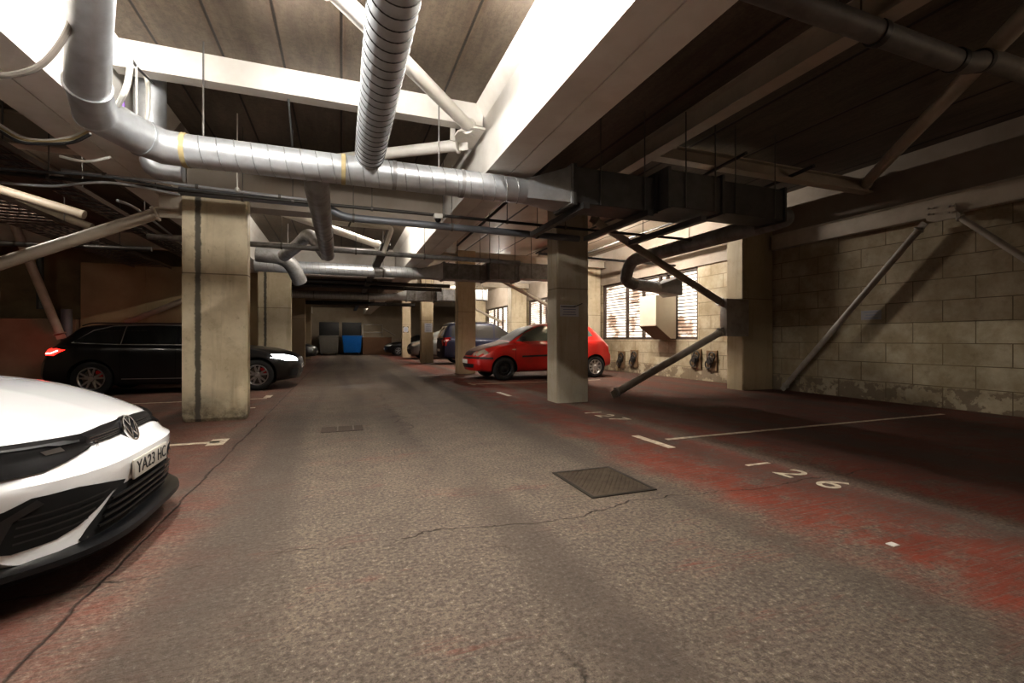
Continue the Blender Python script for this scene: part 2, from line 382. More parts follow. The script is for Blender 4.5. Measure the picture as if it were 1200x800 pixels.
for k, (a, b) in enumerate(wins):
    root = bpy.data.objects.new('window_%d' % (k+1), None); COL.objects.link(root); root['kind'] = 'structure'; root.location = (XR, a, WINZ[0])
    W = b-a; Hh = WINZ[1]-WINZ[0]
    bm = nb()
    cuts = [0, .62, 1.05, 1.75, 2.1, 3.1, 3.6, W] if k == 0 else [0, .9, 1.8, 2.7, 3.4, W]
    cuts = [0, .95, 1.3, 1.62, 2.45, 3.35, W] if k == 0 else cuts
    for c in cuts: 
        c = min(max(c, .03), W-.03)
        box(bm, (.02, c-.03, 0), (.12, c+.03, Hh))
    for z in (.03, Hh-.03): box(bm, (.02, 0, z-.03), (.12, W, z+.03))
    finish('window_frame', bm, WFR, root, False)
    bm = nb(); n = 19
    for i in range(n):
        z = .06+(Hh-.12)*(i+.5)/n; dz = random.uniform(-.006, .006)
        prism(bm, [(.125, z-.036+dz), (.129, z-.037+dz), (.155, z+.034), (.151, z+.036)], lambda p, q, t: (p, t+.02, q), W-.04)
    finish('louvre_slats', bm, SLAT, root, False)
    bm = nb()
    for i in range(n+1):
        z = .06+(Hh-.12)*i/n; box(bm, (.135, .02, z-.014), (.16, W-.02, z+.014))
    finish('slat_rails', bm, WFR, root, False)
    bm = nb(); box(bm, (.20, .02, .02), (.206, W-.02, Hh-.02)); finish('pane', bm, PANE, root, False)

# ------------------------------------------------------------------ left side cross walls
LW = mat('left_wall_plaster', (.34, .27, .15), .8, dirt=(.12, .09, .05), amt=.8, scale=1.1)
PANELC = mat('cream_infill_panel', (.44, .35, .21), .75, dirt=(.28, .2, .11), amt=.6, scale=1.2)
bm = nb(); box(bm, (-6.35, 15.1, 0), (-2.2, 15.3, 3.1), .01)
for x in (-4.95,): box(bm, (x-.012, 15.085, 0), (x+.012, 15.1, 3.1))
struct('wall_cross_panel', bm, PANELC)
bm = nb(); box(bm, (XL, 16.4, 0), (-2.3, 16.6, ZC)); struct('wall_cross', bm, LW)
bm = nb(); box(bm, (XL, 15.0, 0), (-6.4, 16.4, 1.62), .01); struct('wall_low_plinth', bm, mat('low_wall_orange', (.38, .28, .19), .75, dirt=(.22, .15, .09), amt=.5, scale=2))

# ------------------------------------------------------------------ pillars
def pillar(x0, x1, y0, y1, z1, label, seed, stripe=None, c=(.58, .50, .36)):
    bm = nb(); box(bm, (x0, y0, 0), (x1, y1, z1))
    t = bmesh.ops.bevel(bm, geom=[e for e in bm.edges if abs(e.verts[0].co.z-e.verts[1].co.z) > 1], offset=.018, segments=2, affect='EDGES')
    if seed == 1:     # chipped foot of the nearest pillar
        bmesh.ops.bisect_plane(bm, geom=bm.verts[:]+bm.edges[:]+bm.faces[:], plane_co=(0, 0, .10), plane_no=(0, 0, 1))
        bmesh.ops.bisect_plane(bm, geom=bm.verts[:]+bm.edges[:]+bm.faces[:], plane_co=(0, 0, .04), plane_no=(0, 0, 1))
        for v in bm.verts:
            if v.co.z < .01: v.co.x += .03*(1 if v.co.x < (x0+x1)/2 else -1); v.co.y += .02*(1 if v.co.y < (y0+y1)/2 else -1)
            elif v.co.z < .05: v.co.x += .012*(1 if v.co.x < (x0+x1)/2 else -1)
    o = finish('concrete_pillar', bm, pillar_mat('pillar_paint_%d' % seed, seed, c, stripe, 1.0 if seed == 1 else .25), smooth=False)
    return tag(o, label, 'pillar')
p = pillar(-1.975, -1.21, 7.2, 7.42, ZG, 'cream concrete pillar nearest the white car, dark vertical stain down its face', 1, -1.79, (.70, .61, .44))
pillar(-2.17, -1.33, 14.36, 14.6, 3.24, 'cream concrete pillar behind the black estate, dark vertical streak and red scuffs', 2, -1.98)
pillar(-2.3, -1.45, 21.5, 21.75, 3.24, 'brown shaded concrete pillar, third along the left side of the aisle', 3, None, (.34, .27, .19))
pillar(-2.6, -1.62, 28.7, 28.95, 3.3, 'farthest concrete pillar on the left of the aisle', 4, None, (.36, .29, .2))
pillar(3.48, 4.09, 7.16, 7.58, 3.94, 'large cream pillar with blue-white notice in front of the red hatchback', 5, None, (.46, .42, .34))
pillar(3.48, 4.06, 14.34, 14.75, 3.94, 'tan concrete pillar at the nose of the red hatchback', 6, None, (.50, .41, .27))
pillar(3.48, 4.04, 21.5, 21.95, 3.94, 'tan pillar with pale blue notice in front of the grey car', 7, None, (.50, .41, .28))
pillar(3.48, 4.0, 28.7, 29.1, 3.94, 'slim tan pillar with small black-framed sign, far along the aisle', 8, None, (.52, .42, .29))
pillar(8.1, XR-.021, 7.57, 8.02, 3.9, 'cream pillar standing against the right wall where the block wall ends', 9, None, (.46, .38, .25))
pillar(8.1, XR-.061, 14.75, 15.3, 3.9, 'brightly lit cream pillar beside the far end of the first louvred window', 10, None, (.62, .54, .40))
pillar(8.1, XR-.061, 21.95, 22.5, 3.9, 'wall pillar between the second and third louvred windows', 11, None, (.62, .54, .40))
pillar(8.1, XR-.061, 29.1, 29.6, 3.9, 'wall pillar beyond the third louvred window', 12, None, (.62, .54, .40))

# notices
def notice(c, w, h, nrm, label, frame=False, rows=4, colr=PAPER):
    t = thing('notice', label, 'sign', c)
    bm = nb(); ax = 'xyz'.index(nrm)
    if ax == 1: box(bm, (-w/2, -.006, -h/2), (w/2, 0, h/2))
    else: box(bm, (-.006, -w/2, -h/2), (0, w/2, h/2))
    finish('sheet', bm, colr, t, False)
    bm = nb()
    for r in range(rows):
        z = h*(.32-.64*r/max(1, rows-1)); ww = w*random.uniform(.25, .38)
        if ax == 1: box(bm, (-ww, -.0085, z-h*.03), (ww, -.006, z+h*.03))
        else: box(bm, (-.0085, -ww, z-h*.03), (-.006, ww, z+h*.03))
    finish('print', bm, mat('faded_print', (.20, .22, .32), .6), t, False)
    if frame:
        e = w/2+.03; g = h/2+.04
        for sx in (-1, 1):
            for sz in (-1, 1):
                bm = nb(); X0, X1 = sorted((sx*e, sx*e*.5)); Z0, Z1 = sorted((sz*g, sz*g*.5)); a0, a1 = sorted((sx*e, sx*(e-.03))); b0, b1 = sorted((sz*g, sz*(g-.03)))
                prism(bm, [(sx*e, sz*g), (sx*e*.5, sz*g), (sx*e*.5, sz*(g-.03)), (sx*(e-.03), sz*(g-.03)), (sx*(e-.03), sz*g*.5), (sx*e, sz*g*.5)], lambda a, b, d: (a, -.012+d, b), .005)
                finish('corner_mark', bm, MBLACK, t, False)
    return t
q = onY(667, 364, 7.16)
notice((q.x, 7.155, q.z), .36, .20, 'y', 'faded blue-white notice taped on the large pillar before the red hatchback')
bm = nb(); tube(bm, bend([(q.x-.17, 7.14, q.z+.07), (q.x+.1, 7.14, q.z+.07), (q.x+.24, 7.13, q.z+.13)], .1), .008, 8)
tag(finish('bent_bracket', bm, PIPED), 'thin dark bent bracket above the notice on the large pillar', 'bracket')
q = onY(502, 384, 21.5); notice((q.x, 21.495, q.z), .36, .42, 'y', 'pale blue notice on the tan pillar in front of the grey car')
q = onY(475.5, 386, 28.7); notice((q.x, 28.695, q.z), .26, .3, 'y', 'small white sign with black corner frame on the slim far pillar', True)
q = onX(1021, 369, XR); notice((XR-.002, q.y, q.z), .34, .17, 'x', 'small grey sign fixed to the painted block wall under the brace', rows=3, colr=mat('grey_sign', (.34, .33, .34), .5))

# ------------------------------------------------------------------ steel girders and beams
def girder_y(x0, x1, z0, z1, y0, y1, label, m=WHITE, name='steel_girder', fl=.035):
    """plated box girder running down the building"""
    bm = nb()
    xm = (x0+x1)/2; box(bm, (x0, y0, z0), (xm-.006, y1, z0+fl)); box(bm, (xm+.006, y0, z0), (x1, y1, z0+fl))
    box(bm, (x0+.02, y0, z0+fl), (x1-.02, y1, z1-.16))
    prism(bm, [(x0+.02, z1-.16), (x1-.02, z1-.16), (x1+.08, z1-.002), (x0-.08, z1-.002)], lambda a, b, t: (a, y0+t, b), y1-y0)
    o = finish(name, bm, m, smooth=False); return tag(o, label, 'girder')
girder_y(1.56, 2.11, ZG, ZC, YB, YE-.02, 'big white box girder running down the ceiling right of the spiral duct')
girder_y(-2.56, -1.99, ZG, ZC, YB, YE-.02, 'white box girder along the ceiling above the left row of pillars')
def beam_x(x0, x1, y0, y1, z0, z1, label, m=WHITE, ribs=()):
    bm = nb(); ym = (y0+y1)/2
    box(bm, (x0, y0, z0), (x1, y1, z0+.02)); box(bm, (x0, y0, z1-.02), (x1, y1, z1)); box(bm, (x0, ym-.015, z0+.02), (x1, ym+.015, z1-.02))
    for r in ribs: box(bm, (r-.01, y0+.005, z0+.02), (r+.01, y1-.005, z1-.02))
    return tag(finish('cross_beam', bm, m, smooth=False), label, 'beam')
# pale channel across the near ceiling
bm = nb(); box(bm, (-1.97, 5.2, 3.60), (1.56, 5.215, ZC-.002)); box(bm, (-1.97, 5.215, 3.60), (1.56, 5.36, 3.615))
tag(finish('cross_beam', bm, WHITE, smooth=False), 'near white steel channel crossing under the ceiling beneath the spiral duct', 'beam')
names = ['nearest', 'second', 'third', 'farthest']
for k in range(4):
    Y = 7.44+k*ROW
    bm = nb(); box(bm, (-1.98, Y, 2.98), (1.555, Y+.35, ZC-.002)); 
    tag(finish('cross_beam', bm, mat('beam_grey_brown', (.36, .31, .26), .55, dirt=(.24, .2, .15), amt=.5, scale=1.5) if k != 1 else WHITE, smooth=False), names[k]+' deep cross beam spanning the aisle between the two long girders', 'beam')
for k in range(4):
    Y = 7.25+k*ROW
    m_ = CREAMST
    beam_x(4.1 if k < 4 else 2.2, 8.95, Y, Y+.2, 3.68, 3.93, names[k]+' cross beam over the right-hand bays from aisle pillar to wall', m_)
    beam_x(2.2, 3.47, Y, Y+.2, 3.60, 3.85, names[k]+' short cross beam between the long girder and the right aisle pillar', m_)
    beam_x(XL+.02, -2.66, Y, Y+.2, 3.45, 3.85, names[k]+' cross beam over the left-hand bays', m_)
beam_x(4.27, 8.95, 5.5, 5.68, 3.74, 3.94, 'cream cross beam over the right-hand bays in front of the hung box duct', CREAMST)
# joists
def joist(x, z0, z1, y0, y1, label, m=CREAMST, w=.16):
    bm = nb(); box(bm, (x-w/2, y0, z0), (x+w/2, y1, z0+.02)); box(bm, (x-.012, y0, z0+.02), (x+.012, y1, z1)); box(bm, (x-w/2, y0, z1-.02), (x+w/2, y1, z1))
    return tag(finish('ceiling_joist', bm, m, smooth=False), label, 'joist')
joist(4.15, 3.70, 3.975, YB, 7.1, 'cream joist running along the dark ceiling above the bays on the right', w=.2)
joist(6.2, 3.86, 4.09, 7.6, 14.2, 'pale joist under the bright ceiling of the red hatchback bay')
joist(-4.3, 3.5, 3.84, YB, 7.2, 'pale joist along the ceiling of the left-hand bays')
joist(-6.3, 3.5, 3.84, YB, 7.2, 'outer pale joist along the ceiling of the left-hand bays')
# right-wall channel beam above the blocks, with gusset and braces
bm = nb()
box(bm, (XR-.16, YB, 3.06), (XR-.145, 7.5, 3.34)); box(bm, (XR-.16, YB, 3.05), (XR-.02, 7.5, 3.065)); box(bm, (XR-.18, YB, 3.34), (XR-.02, 7.5, 3.37))
for y in (-1.5, .5, 2.3, 6.9): box(bm, (XR-.165, y, 3.06), (XR-.14, y+.03, 3.34))
tag(finish('wall_beam', bm, CREAMST, smooth=False), 'steel channel beam bolted along the top of the painted block wall', 'beam')
def plate_x(pts, X, t=.02): 
    bm = nb(); prism(bm, [(p.y, p.z) for p in pts], lambda a, b, d: (X-d, a, b), t); return bm
XB = XR-.20
gp = [onX(u, v, XB) for u, v in ((1082, 246), (1119, 238), (1121, 255), (1096, 260), (1086, 259))]
gus = thing('gusset_plate', 'bolted cream gusset plate joining two braces on the block wall', 'plate', (0, 0, 0))
finish('plate', plate_x(gp, XB+.01), CREAMST, gus, False)
for u in (1088, 1094, 1112, 1117):
    for v in (245, 252):
        bm = nb(); q = onX(u, v-(u-1082)*.1, XB-.01); cyl(bm, q, q+Vector((-.02, 0, 0)), .014, 8); finish('bolt', bm, BRACE, gus)
def brace(a, b, r, label, m=BRACE, name='brace_tube', ends=True, sq=False):
    t = thing(name, label, 'brace', a); a, b = Vector(a), Vector(b); d = (b-a).normalized()
    bm = nb(); p0 = a+d*.12 if ends else a; p1 = b-d*.12 if ends else b
    tube(bm, [p0-a, p1-a], r, 20 if not sq else 4); finish('tube', bm, m, t, True)
    if ends:
        for p, s in ((a, 1), (b, -1)):
            bm = nb()
            c = p-a+d*s*.1; cyl(bm, c, c+d*s*.025, r*1.35, 16)
            n = d.cross(Vector((0, 0, 1))); n = n.normalized() if n.length > .1 else Vector((1, 0, 0))
            w = n.cross(d)
            q = p-a; vs = []
            for k1, k2, k3 in ((0, r, 1), (0, -r, 1), (.11, -r, 1), (.11, r, 1)):
                vs.append((q+d*s*(k1-.02)+w*k2))
            A = [bm.verts.new(v+n*.008) for v in vs]; B = [bm.verts.new(v-n*.008) for v in vs]
            bm.faces.new(A); bm.faces.new(B[::-1])
            for i in range(4): bm.faces.new((A[i], A[(i+1) % 4], B[(i+1) % 4], B[i]))
            finish('end_plate', bm, m, t, False)
    return t
brace(onX(1083, 262, XB), onX(917, 457, XB)+Vector((0, 0, .02)), .052, 'long diagonal brace leaning across the painted block wall, left of the gusset')
brace(onX(1118, 250, XB), onX(1330, 385, XB), .045, 'short diagonal brace falling to the right from the gusset on the block wall')
# K brace between the large pillar and the wall pillar
YK = 7.5
kb = brace(onY(693, 256, YK), onY(848, 356, YK), .072, 'upper arm of the steel K brace in front of the louvred window')
brace(onY(848, 387, YK), onY(718, 466, YK)+Vector((0, 0, .06)), .072, 'lower arm of the steel K brace running down to the floor')
bm = nb(); q1 = onY(848, 350, YK); q2 = onY(859, 394, YK)
box(bm, (q1.x, YK-.09, q2.z), (8.098, YK+.1, q1.z), .01)
tag(finish('brace_bracket', bm, BRACE), 'short grey steel bracket holding both K brace arms to the wall pillar', 'bracket')
for k in (1, 2):
    Yk = YK+ROW*k+.2
    brace((4.15, Yk, 3.55), (7.6, Yk, 1.98), .06, ['second-row', 'third-row'][k-1]+' upper diagonal brace beyond the red hatchback' if k == 1 else 'third-row upper diagonal brace above the grey car', CREAMST)
    if k == 2: brace((7.6, Yk, 1.5), (4.9, Yk, .12), .06, 'third-row lower diagonal brace behind the blue van', CREAMST)
# left braces
brace(onY(-60, 328, 7.35), onY(193, 247, 7.35), .075, 'thick cream tube brace rising to the top of the nearest left pillar', CREAMST)
bm = nb(); q = onY(200, 243, 7.3); box(bm, (-2.25, 7.29, q.z-.14), (-1.97, 7.32, q.z+.16)); cyl(bm, (-2.12, 7.285, q.z), (-2.12, 7.29, q.z), .02)
tag(finish('gusset_plate', bm, CREAMST, smooth=False), 'small cream gusset plate on the left edge of the nearest left pillar', 'plate')
brace(onY(148, 378, 14.3)+Vector((0, 0, 0)), onY(240, 342, 14.3), .07, 'pale tube brace seen over the roof of the black estate', CREAMST)
brace(onY(72, 396, 14.2), onY(6, 238, 14.2), .09, 'leaning cream tube brace in front of the dirty left wall', CREAMST)
brace(onY(-20, 216, 9.0), onY(99, 252, 9.0), .07, 'thick cream tube high in the left-hand bay', CREAMST, ends=False)
brace(onY(20, 236, 11.0), onY(108, 266, 11.0), .07, 'second cream tube high in the left-hand bay, lower than the first', CREAMST, ends=False)
brace(onY(296, 236, 8.2), onY(446, 288, 10.8), .075, 'brightly lit white tube brace sloping down behind the nearest left pillar', WHITE)
# plan bracing at the ceiling
G = Vector((1.53, 5.35, 3.56))
brace(onZ(372, -30, 3.60), G+Vector((-.08, -.1, 0)), .07, 'white tube brace crossing under the near ceiling behind the spiral duct', WHITE)
brace(Vector((-1.0, 7.1, 3.45)), G+Vector((-.1, .12, -.08)), .07, 'nearly level white tube brace below the pale ceiling channel', WHITE)
bm = nb(); prism(bm, [(-.02, -.28), (-.02, .3), (-.2, .26), (-.32, .1), (-.3, -.12), (-.16, -.28)], lambda a, b, t: (G.x+a+.04, G.y+b, G.z-.03-t), .025)
box(bm, (G.x-.32, G.y+.02, G.z-.1), (G.x-.26, G.y+.04, G.z+.08))
tag(finish('gusset_plate', bm, WHITE, smooth=False), 'white gusset plate where two ceiling tubes meet the big girder', 'plate')
brace(onZ(1240, -22, 3.86), onX(1012, 217, XR-.1), .085, 'cream tube brace slanting up from the right wall past the dark pipe', CREAMST)

# ------------------------------------------------------------------ ducts
def rods(root, pts, ztop, m=RODM):
    for p in pts:
        bm = nb(); cyl(bm, p, (p[0], p[1], ztop), .008, 6); finish('hanger_rod', bm, m, root)
ZD = 2.83; YD = 5.0; RD = .145; KD = .825
def duct_run(k):
    oy = k*ROW; where = ['nearest', 'second', 'third'][k]
    Y = YD+oy
    # round main duct
    t = thing('round_duct', ['long silver spiral duct crossing the aisle from the left elbow to the dark boxes', 'second spiral duct crossing the aisle, beyond the nearest cross beam', 'third spiral duct crossing the aisle far back'][k], 'duct', (0, Y, ZD))
    x0 = -1.34 if k == 0 else -1.9; x1 = 2.0
    bm = nb(); cyl(bm, (x0, 0, 0), (x1, 0, 0), RD, 32); helix(bm, (x0, 0, 0), (x1, 0, 0), RD, .14, 1)
    finish('duct_body', bm, [GALV, SEAML], t)
    for x in ((-1.34, .02, .52, 1.25) if k == 0 else (-1, 1)):
        bm = nb(); cyl(bm, (x-.02, 0, 0), (x+.02, 0, 0), RD+.008, 32); finish('joint_band', bm, TAPE if x in (-1.34, .02) else GALVD, t)
    rods(t, [(-1.2, 0, RD), (1.0, 0, RD)], ZC-ZD)
    # transition piece
    t2 = thing('duct_transition', ['steel taper from the round duct into the dark box duct', 'second round-to-square duct taper', 'third round-to-square duct taper'][k], 'duct', (2.0, Y, ZD))
    bm = nb(); n = 32; A = []; B = []
    for j in range(n):
        a = 2*PI*j/n; c, s = math.cos(a), math.sin(a)
        A.append(bm.verts.new((0, c*RD, s*RD))); m_ = max(abs(c), abs(s)); B.append(bm.verts.new((.51, c/m_*.23, s/m_*.21+.07)))
    for j in range(n): bm.faces.new((A[j], A[(j+1) % n], B[(j+1) % n], B[j]))
    bm.faces.new(A[::-1]); bm.faces.new(B)
    finish('taper', bm, GALV, t2, ang=25)
    bm = nb(); box(bm, (.495, -.25, -.16), (.525, .25, .305)); finish('flange', bm, GALVD, t2, False)
    # box ducts
    def bx_(x0, x1, y0, y1, z0, z1, label, fl=(0, 1), ridges=0):
        t = thing('box_duct', label, 'duct', (x0, Y, z0)); L = x1-x0
        bm = nb(); box(bm, (0, y0, 0), (L, y1, z1-z0), .008)
        finish('duct_body', bm, DUCTD if k == 0 else GALVD, t, False)
        for f in [f_*L for f_ in fl]:
            bm = nb(); box(bm, (f-.018, y0-.03, -.03), (f+.018, y1+.03, z1-z0+.03)); finish('flange', bm, GALVD if k else DUCTD, t, False)
        rods(t, [(L*.3, y0-.02, .0), (L*.85, y0-.02, 0)], (3.9 if x0 < 4 else 4.0)-z0)
    o1, o2, o3 = ['nearest', 'second-row', 'third-row'][k], 0, 0
    bx_(2.54, 3.67, -.23, .23, ZD-.14, ZD+.28, o1+' long dark box duct just right of the round-to-square taper')
    bx_(3.73, 4.57, -.40, .25, ZD-.11, ZD+.34, o1+' stepped box duct section, deeper than its neighbours')
    bx_(4.63, 5.95, -.16, .30, ZD-.02, ZD+.41, o1+' end box duct section nearest the right wall')
    # support rails beneath, running down the building
    if k == 0:
        for j, (x, lab) in enumerate([(2.66, 'dark support rail under the taper end of the box duct'), (3.55, 'dark support rail under the long box duct'), (4.37, 'dark support rail under the stepped box duct')]):
            bm = nb(); box(bm, (x-.04, Y-.30, ZD-.215), (x+.04, Y+1.3, ZD-.142)); tag(finish('support_rail', bm, DUCTD, smooth=False), lab, 'rail')
for k in range(3): duct_run(k)
# elbow duct at the left end rising towards the camera
e = thing('duct_elbow', 'segmented silver duct elbow rising at the left end of the long spiral duct', 'duct', (-1.34, YD, ZD))
E0 = Vector((-1.34, YD, ZD))
pth = [E0, E0+Vector((-.16, -.03, .0)), Vector((-1.62, YD-.13, ZD+.02)), onY(112, 132, 4.5), onY(103, 100, 4.15), onY(105, 40, 3.72), onY(108, -8, 3.45), onY(112, -60, 3.2)]
pth = [pth[0], pth[1]] + [p for p in pth[2:]]
rr = [.145, .147, .15, .143, .130, .117, .110, .104]
bm = nb(); tube(bm, [p-E0 for p in pth], rr, 32, 0); finish('duct_body', bm, GALV, e, ang=50)
fr = frames(pth)
for i in (2, 3, 4):
    bm = nb(); T = fr[i][0]; c = pth[i]-E0; cyl(bm, c-T*.012, c+T*.012, rr[i]+.012, 32); finish('joint_band', bm, GALV, e)
# central spiral duct running towards the camera
XS, ZS = .268, 2.955
t = thing('spiral_duct', 'big ribbed spiral duct coming straight overhead down the middle of the aisle', 'duct', (XS, 0, ZS))
bm = nb(); cyl(bm, (0, YB+.1, 0), (0, 4.88, 0), .139, 36); helix(bm, (0, YB+.1, 0), (0, 4.86, 0), .139, .103, 1, .0045, 24, True)
finish('duct_body', bm, [GALV, SEAM], t); 
# lower duct beyond
t = thing('round_duct', 'dull grey duct dropping from under the long duct and running deeper into the garage', 'duct', (-.245, 5.0, 2.72))
bm = nb(); P_ = [(0, .02, .09), (0, .4, .0), (0, 4.5, .0)]
tube(bm, P_, .125, 28); finish('duct_body', bm, GALVD, t)
bm = nb(); cyl(bm, (0, 2.6, 0), (0, 2.64, 0), .133, 28); finish('joint_band', bm, GALVD, t)
t = thing('duct_elbow', 'curved pale duct elbow at the far end of the dropped duct', 'duct', (-.35, 9.7, 2.7))
bm = nb(); pp = bend([onY(383, 300, 9.9), onY(362, 272, 10.1), onY(352, 285, 10.5), onY(332, 300, 11)], .4, 8)
tube(bm, [p-Vector((-.35, 9.7, 2.7)) for p in pp], .125, 24); finish('duct_body', bm, GALVD, t)
t = thing('round_duct', 'short dull duct dropping beside the second left pillar', 'duct', (0, 0, 0))
bm = nb(); tube(bm, bend([onY(300, 298, 11.5), onY(338, 302, 11.5), onY(352, 330, 11.9)], .4, 6), .16, 24); finish('duct_body', bm, GALVD, t)
# vertical silver duct behind the long duct on the left
q = onY(176, 150, 5.6)
t = thing('round_duct', 'upright silver duct standing behind the left end of the long spiral duct', 'duct', (q.x, 5.6, 3.3))
bm = nb(); cyl(bm, (0, 0, -.3), (0, 0, .555), .135, 28); finish('duct_body', bm, GALV, t)
bm = nb(); tube(bm, bend([(0, 0, -.25), (.0, 0, -.5), (.28, .0, -.5)], .18, 6), .09, 20); finish('outlet', bm, GALV, t)
q = onY(205, 140, 7.0); bm = nb(); box(bm, (q.x-.08, 6.95, 3.1), (q.x+.08, 7.1, ZC-.002)); tag(finish('steel_post', bm, BRACE, smooth=False), 'short grey square post hanging from the ceiling beside the upright duct', 'post')
# long round pipe under the box duct, running to the silver elbow at the window
t = thing('round_duct', 'dark round duct running back from the box duct end to the louvred window', 'duct', (0, 0, 0))
XP = 6.07; ZP = 2.86
bm = nb(); c_ = bend([(XP, 4.95, ZP+.02), (XP, 5.1, ZP), (XP, 8.75, ZP), (XP+.02, 9.0, 2.45), (XP+.3, 9.0, 2.36)], .32, 8); tube(bm, c_, .135, 28)
finish('duct_body', bm, GALVD, t)
bm = nb(); bmesh.ops.create_uvsphere(bm, u_segments=24, v_segments=14, radius=.142, matrix=Matrix.Translation((XP, 4.95, ZP+.02))); finish('end_cap', bm, GALVD, t)
t = thing('duct_nozzle', 'short silver ribbed duct with a square hood at the louvred window', 'duct', (XP+.3, 9.0, 2.36))
bm = nb(); cyl(bm, (0, 0, 0), (.65, 0, -.05), .125, 28)
for i in range(9): cyl(bm, (.04+.07*i, 0, -.003*i), (.06+.07*i, 0, -.003*i), .132, 28)
finish('duct_body', bm, GALV, t)
bm = nb(); A = []; B = []
for j in range(24):
    a = 2*PI*j/24; c, s = math.cos(a), math.sin(a); m_ = max(abs(c), abs(s)); A.append(bm.verts.new((.65, c*.125, -.05+s*.125))); B.append(bm.verts.new((1.05, c/m_*.35, -.02+s/m_*.22)))
for j in range(24): bm.faces.new((A[j], A[(j+1) % 24], B[(j+1) % 24], B[j]))
bm.faces.new(B); finish('hood', bm, GALV, t, ang=25)

# dark transverse pipe top right
t = thing('overhead_pipe', 'large dark pipe crossing the top right corner of the ceiling', 'pipe', (0, 2.52, 3.62))
bm = nb(); tube(bm, bend([(2.3, 0, .03), (5.35, 0, 0), (5.75, 0, .12), (6.9, 0, .14)], .12, 5), .092, 24); finish('pipe_body', bm, mat('sooty_grey_pipe', (.17, .155, .14), .55, dirt=(.09, .08, .07), amt=.6, scale=5), t)
for x in (4.15, 5.22, 5.62):
    bm = nb(); cyl(bm, (x-.03, 0, .005 if x < 5.5 else .08), (x+.03, 0, .005 if x < 5.5 else .095), .104, 24); finish('coupling', bm, PIPED, t)
rods(t, [(3.95, 0, .07)], ZC+.1-3.62)

# thin pipes
def pipe(pts, r, label, m=PIPEG, rad=.12, name='service_pipe', clips=0, ztop=None, cat='pipe'):
    p0 = Vector(pts[0]); t = thing(name, label, cat, p0)
    pp = [p-p0 for p in bend(pts, rad, 5)]
    bm = nb(); tube(bm, pp, r, 14 if r > .02 else 8); finish('pipe_body', bm, m, t)
    for i in range(clips):
        s = (i+.5)/clips; a, b = Vector(pts[0]), Vector(pts[-1]); q = a.lerp(b, s)
        # nearest point on path
        q = min([x.lerp(y, f/20) for x, y in zip(pp, pp[1:]) for f in range(21)], key=lambda w: (w-(q-p0)).length)
        bm = nb(); d = (b-a).normalized(); cyl(bm, q-d*.015, q+d*.015, r+.012, 12)
        if ztop: cyl(bm, q+Vector((0, 0, r)), Vector((q.x, q.y, ztop-p0.z)), .006, 6)
        finish('hanger', bm, RODM, t)
    return t
pipe([(-3.6, 6.7, 2.93), (6.4, 6.7, 2.90)], .022, 'thin dark sprinkler pipe crossing the aisle just above the pillar tops', PIPED, clips=9, ztop=ZC)
pipe([(-1.9, 6.85, 2.955), (-.22, 6.85, 2.955), (.02, 6.83, 2.80), (3.42, 6.83, 2.78), (3.72, 6.83, 2.78)], .052, 'thick blue-grey pipe stepping down across the aisle to the large pillar', PIPEG, .15, clips=4, ztop=ZC)
pipe([(-2.9, 6.5, 2.97), (-.35, 6.5, 2.90)], .017, 'thin bright galvanised conduit in front of the nearest left pillar top', GALV, clips=3)
pipe([(-.40, 8.7, 3.15), (.88, 8.7, 3.15), (.72, 8.72, 2.68)], .04, 'white pipe crossing behind the nearest beam then dropping diagonally', WHITE, .08, clips=1)
pipe([(-2.9, 8.9, 2.74), (.72, 8.9, 2.70), (3.47, 8.9, 2.68)], .045, 'long grey pipe across the aisle in front of the second pillar row', GALVD, clips=5, ztop=ZC)
pipe([(-2.0, 15.4, 2.9), (3.45, 15.4, 2.9)], .06, 'dark pipe across the aisle behind the second pillar row', PIPED, clips=3, ztop=ZC)
pipe([(-2.0, 16.8, 2.92), (3.45, 16.8, 2.92)], .07, 'dark pipe across the aisle two steps behind the second pillar row', PIPED, clips=2, ztop=ZC)
pipe([(-2.2, 23.4, 2.82), (3.45, 23.4, 2.82)], .09, 'dark pipe across the aisle behind the third pillar row', PIPED, clips=2, ztop=ZC)
pipe([(-8.4, 9.4, 2.5), (-3.0, 9.4, 2.62)], .04, 'rusty thin pipe crossing the left-hand bay wall', PIPED)
pipe([onY(47, 190, 14.6), onY(47, 362, 14.6)], .07, 'upright green-grey pipe on the dirty left wall', mat('green_grey_pipe', (.06, .075, .06), .5), name='upright_pipe')
pipe([onY(78, 362, 14.5), onY(78, 400, 14.5), Vector((onY(78, 400, 14.5).x, 14.5, .02))], .11, 'short thick grey bollard pipe beside the black estate', PIPEG, name='upright_pipe')
pipe([(4.2, 9.6, 3.05), (8.0, 9.6, 2.98)], .03, 'thin grey pipe ending at the window wall above the red hatchback', PIPEG)
pipe([(2.35, 4.0, 3.75), (2.9, 6.3, 3.7), (2.9, 12.0, 3.6)], .03, 'thin dark conduit beside the big girder on its shaded side', PIPED)
pipe([(5.3, 4.9, 3.70), (5.6, 6.9, 3.74), (5.6, 13, 3.74)], .025, 'thin dark conduit over the box duct, left one of a pair', PIPED)
pipe([(6.9, 5.1, 3.80), (7.2, 6.9, 3.80), (7.2, 13, 3.80)], .03, 'thin dark conduit over the box duct, right one of a pair', PIPED)
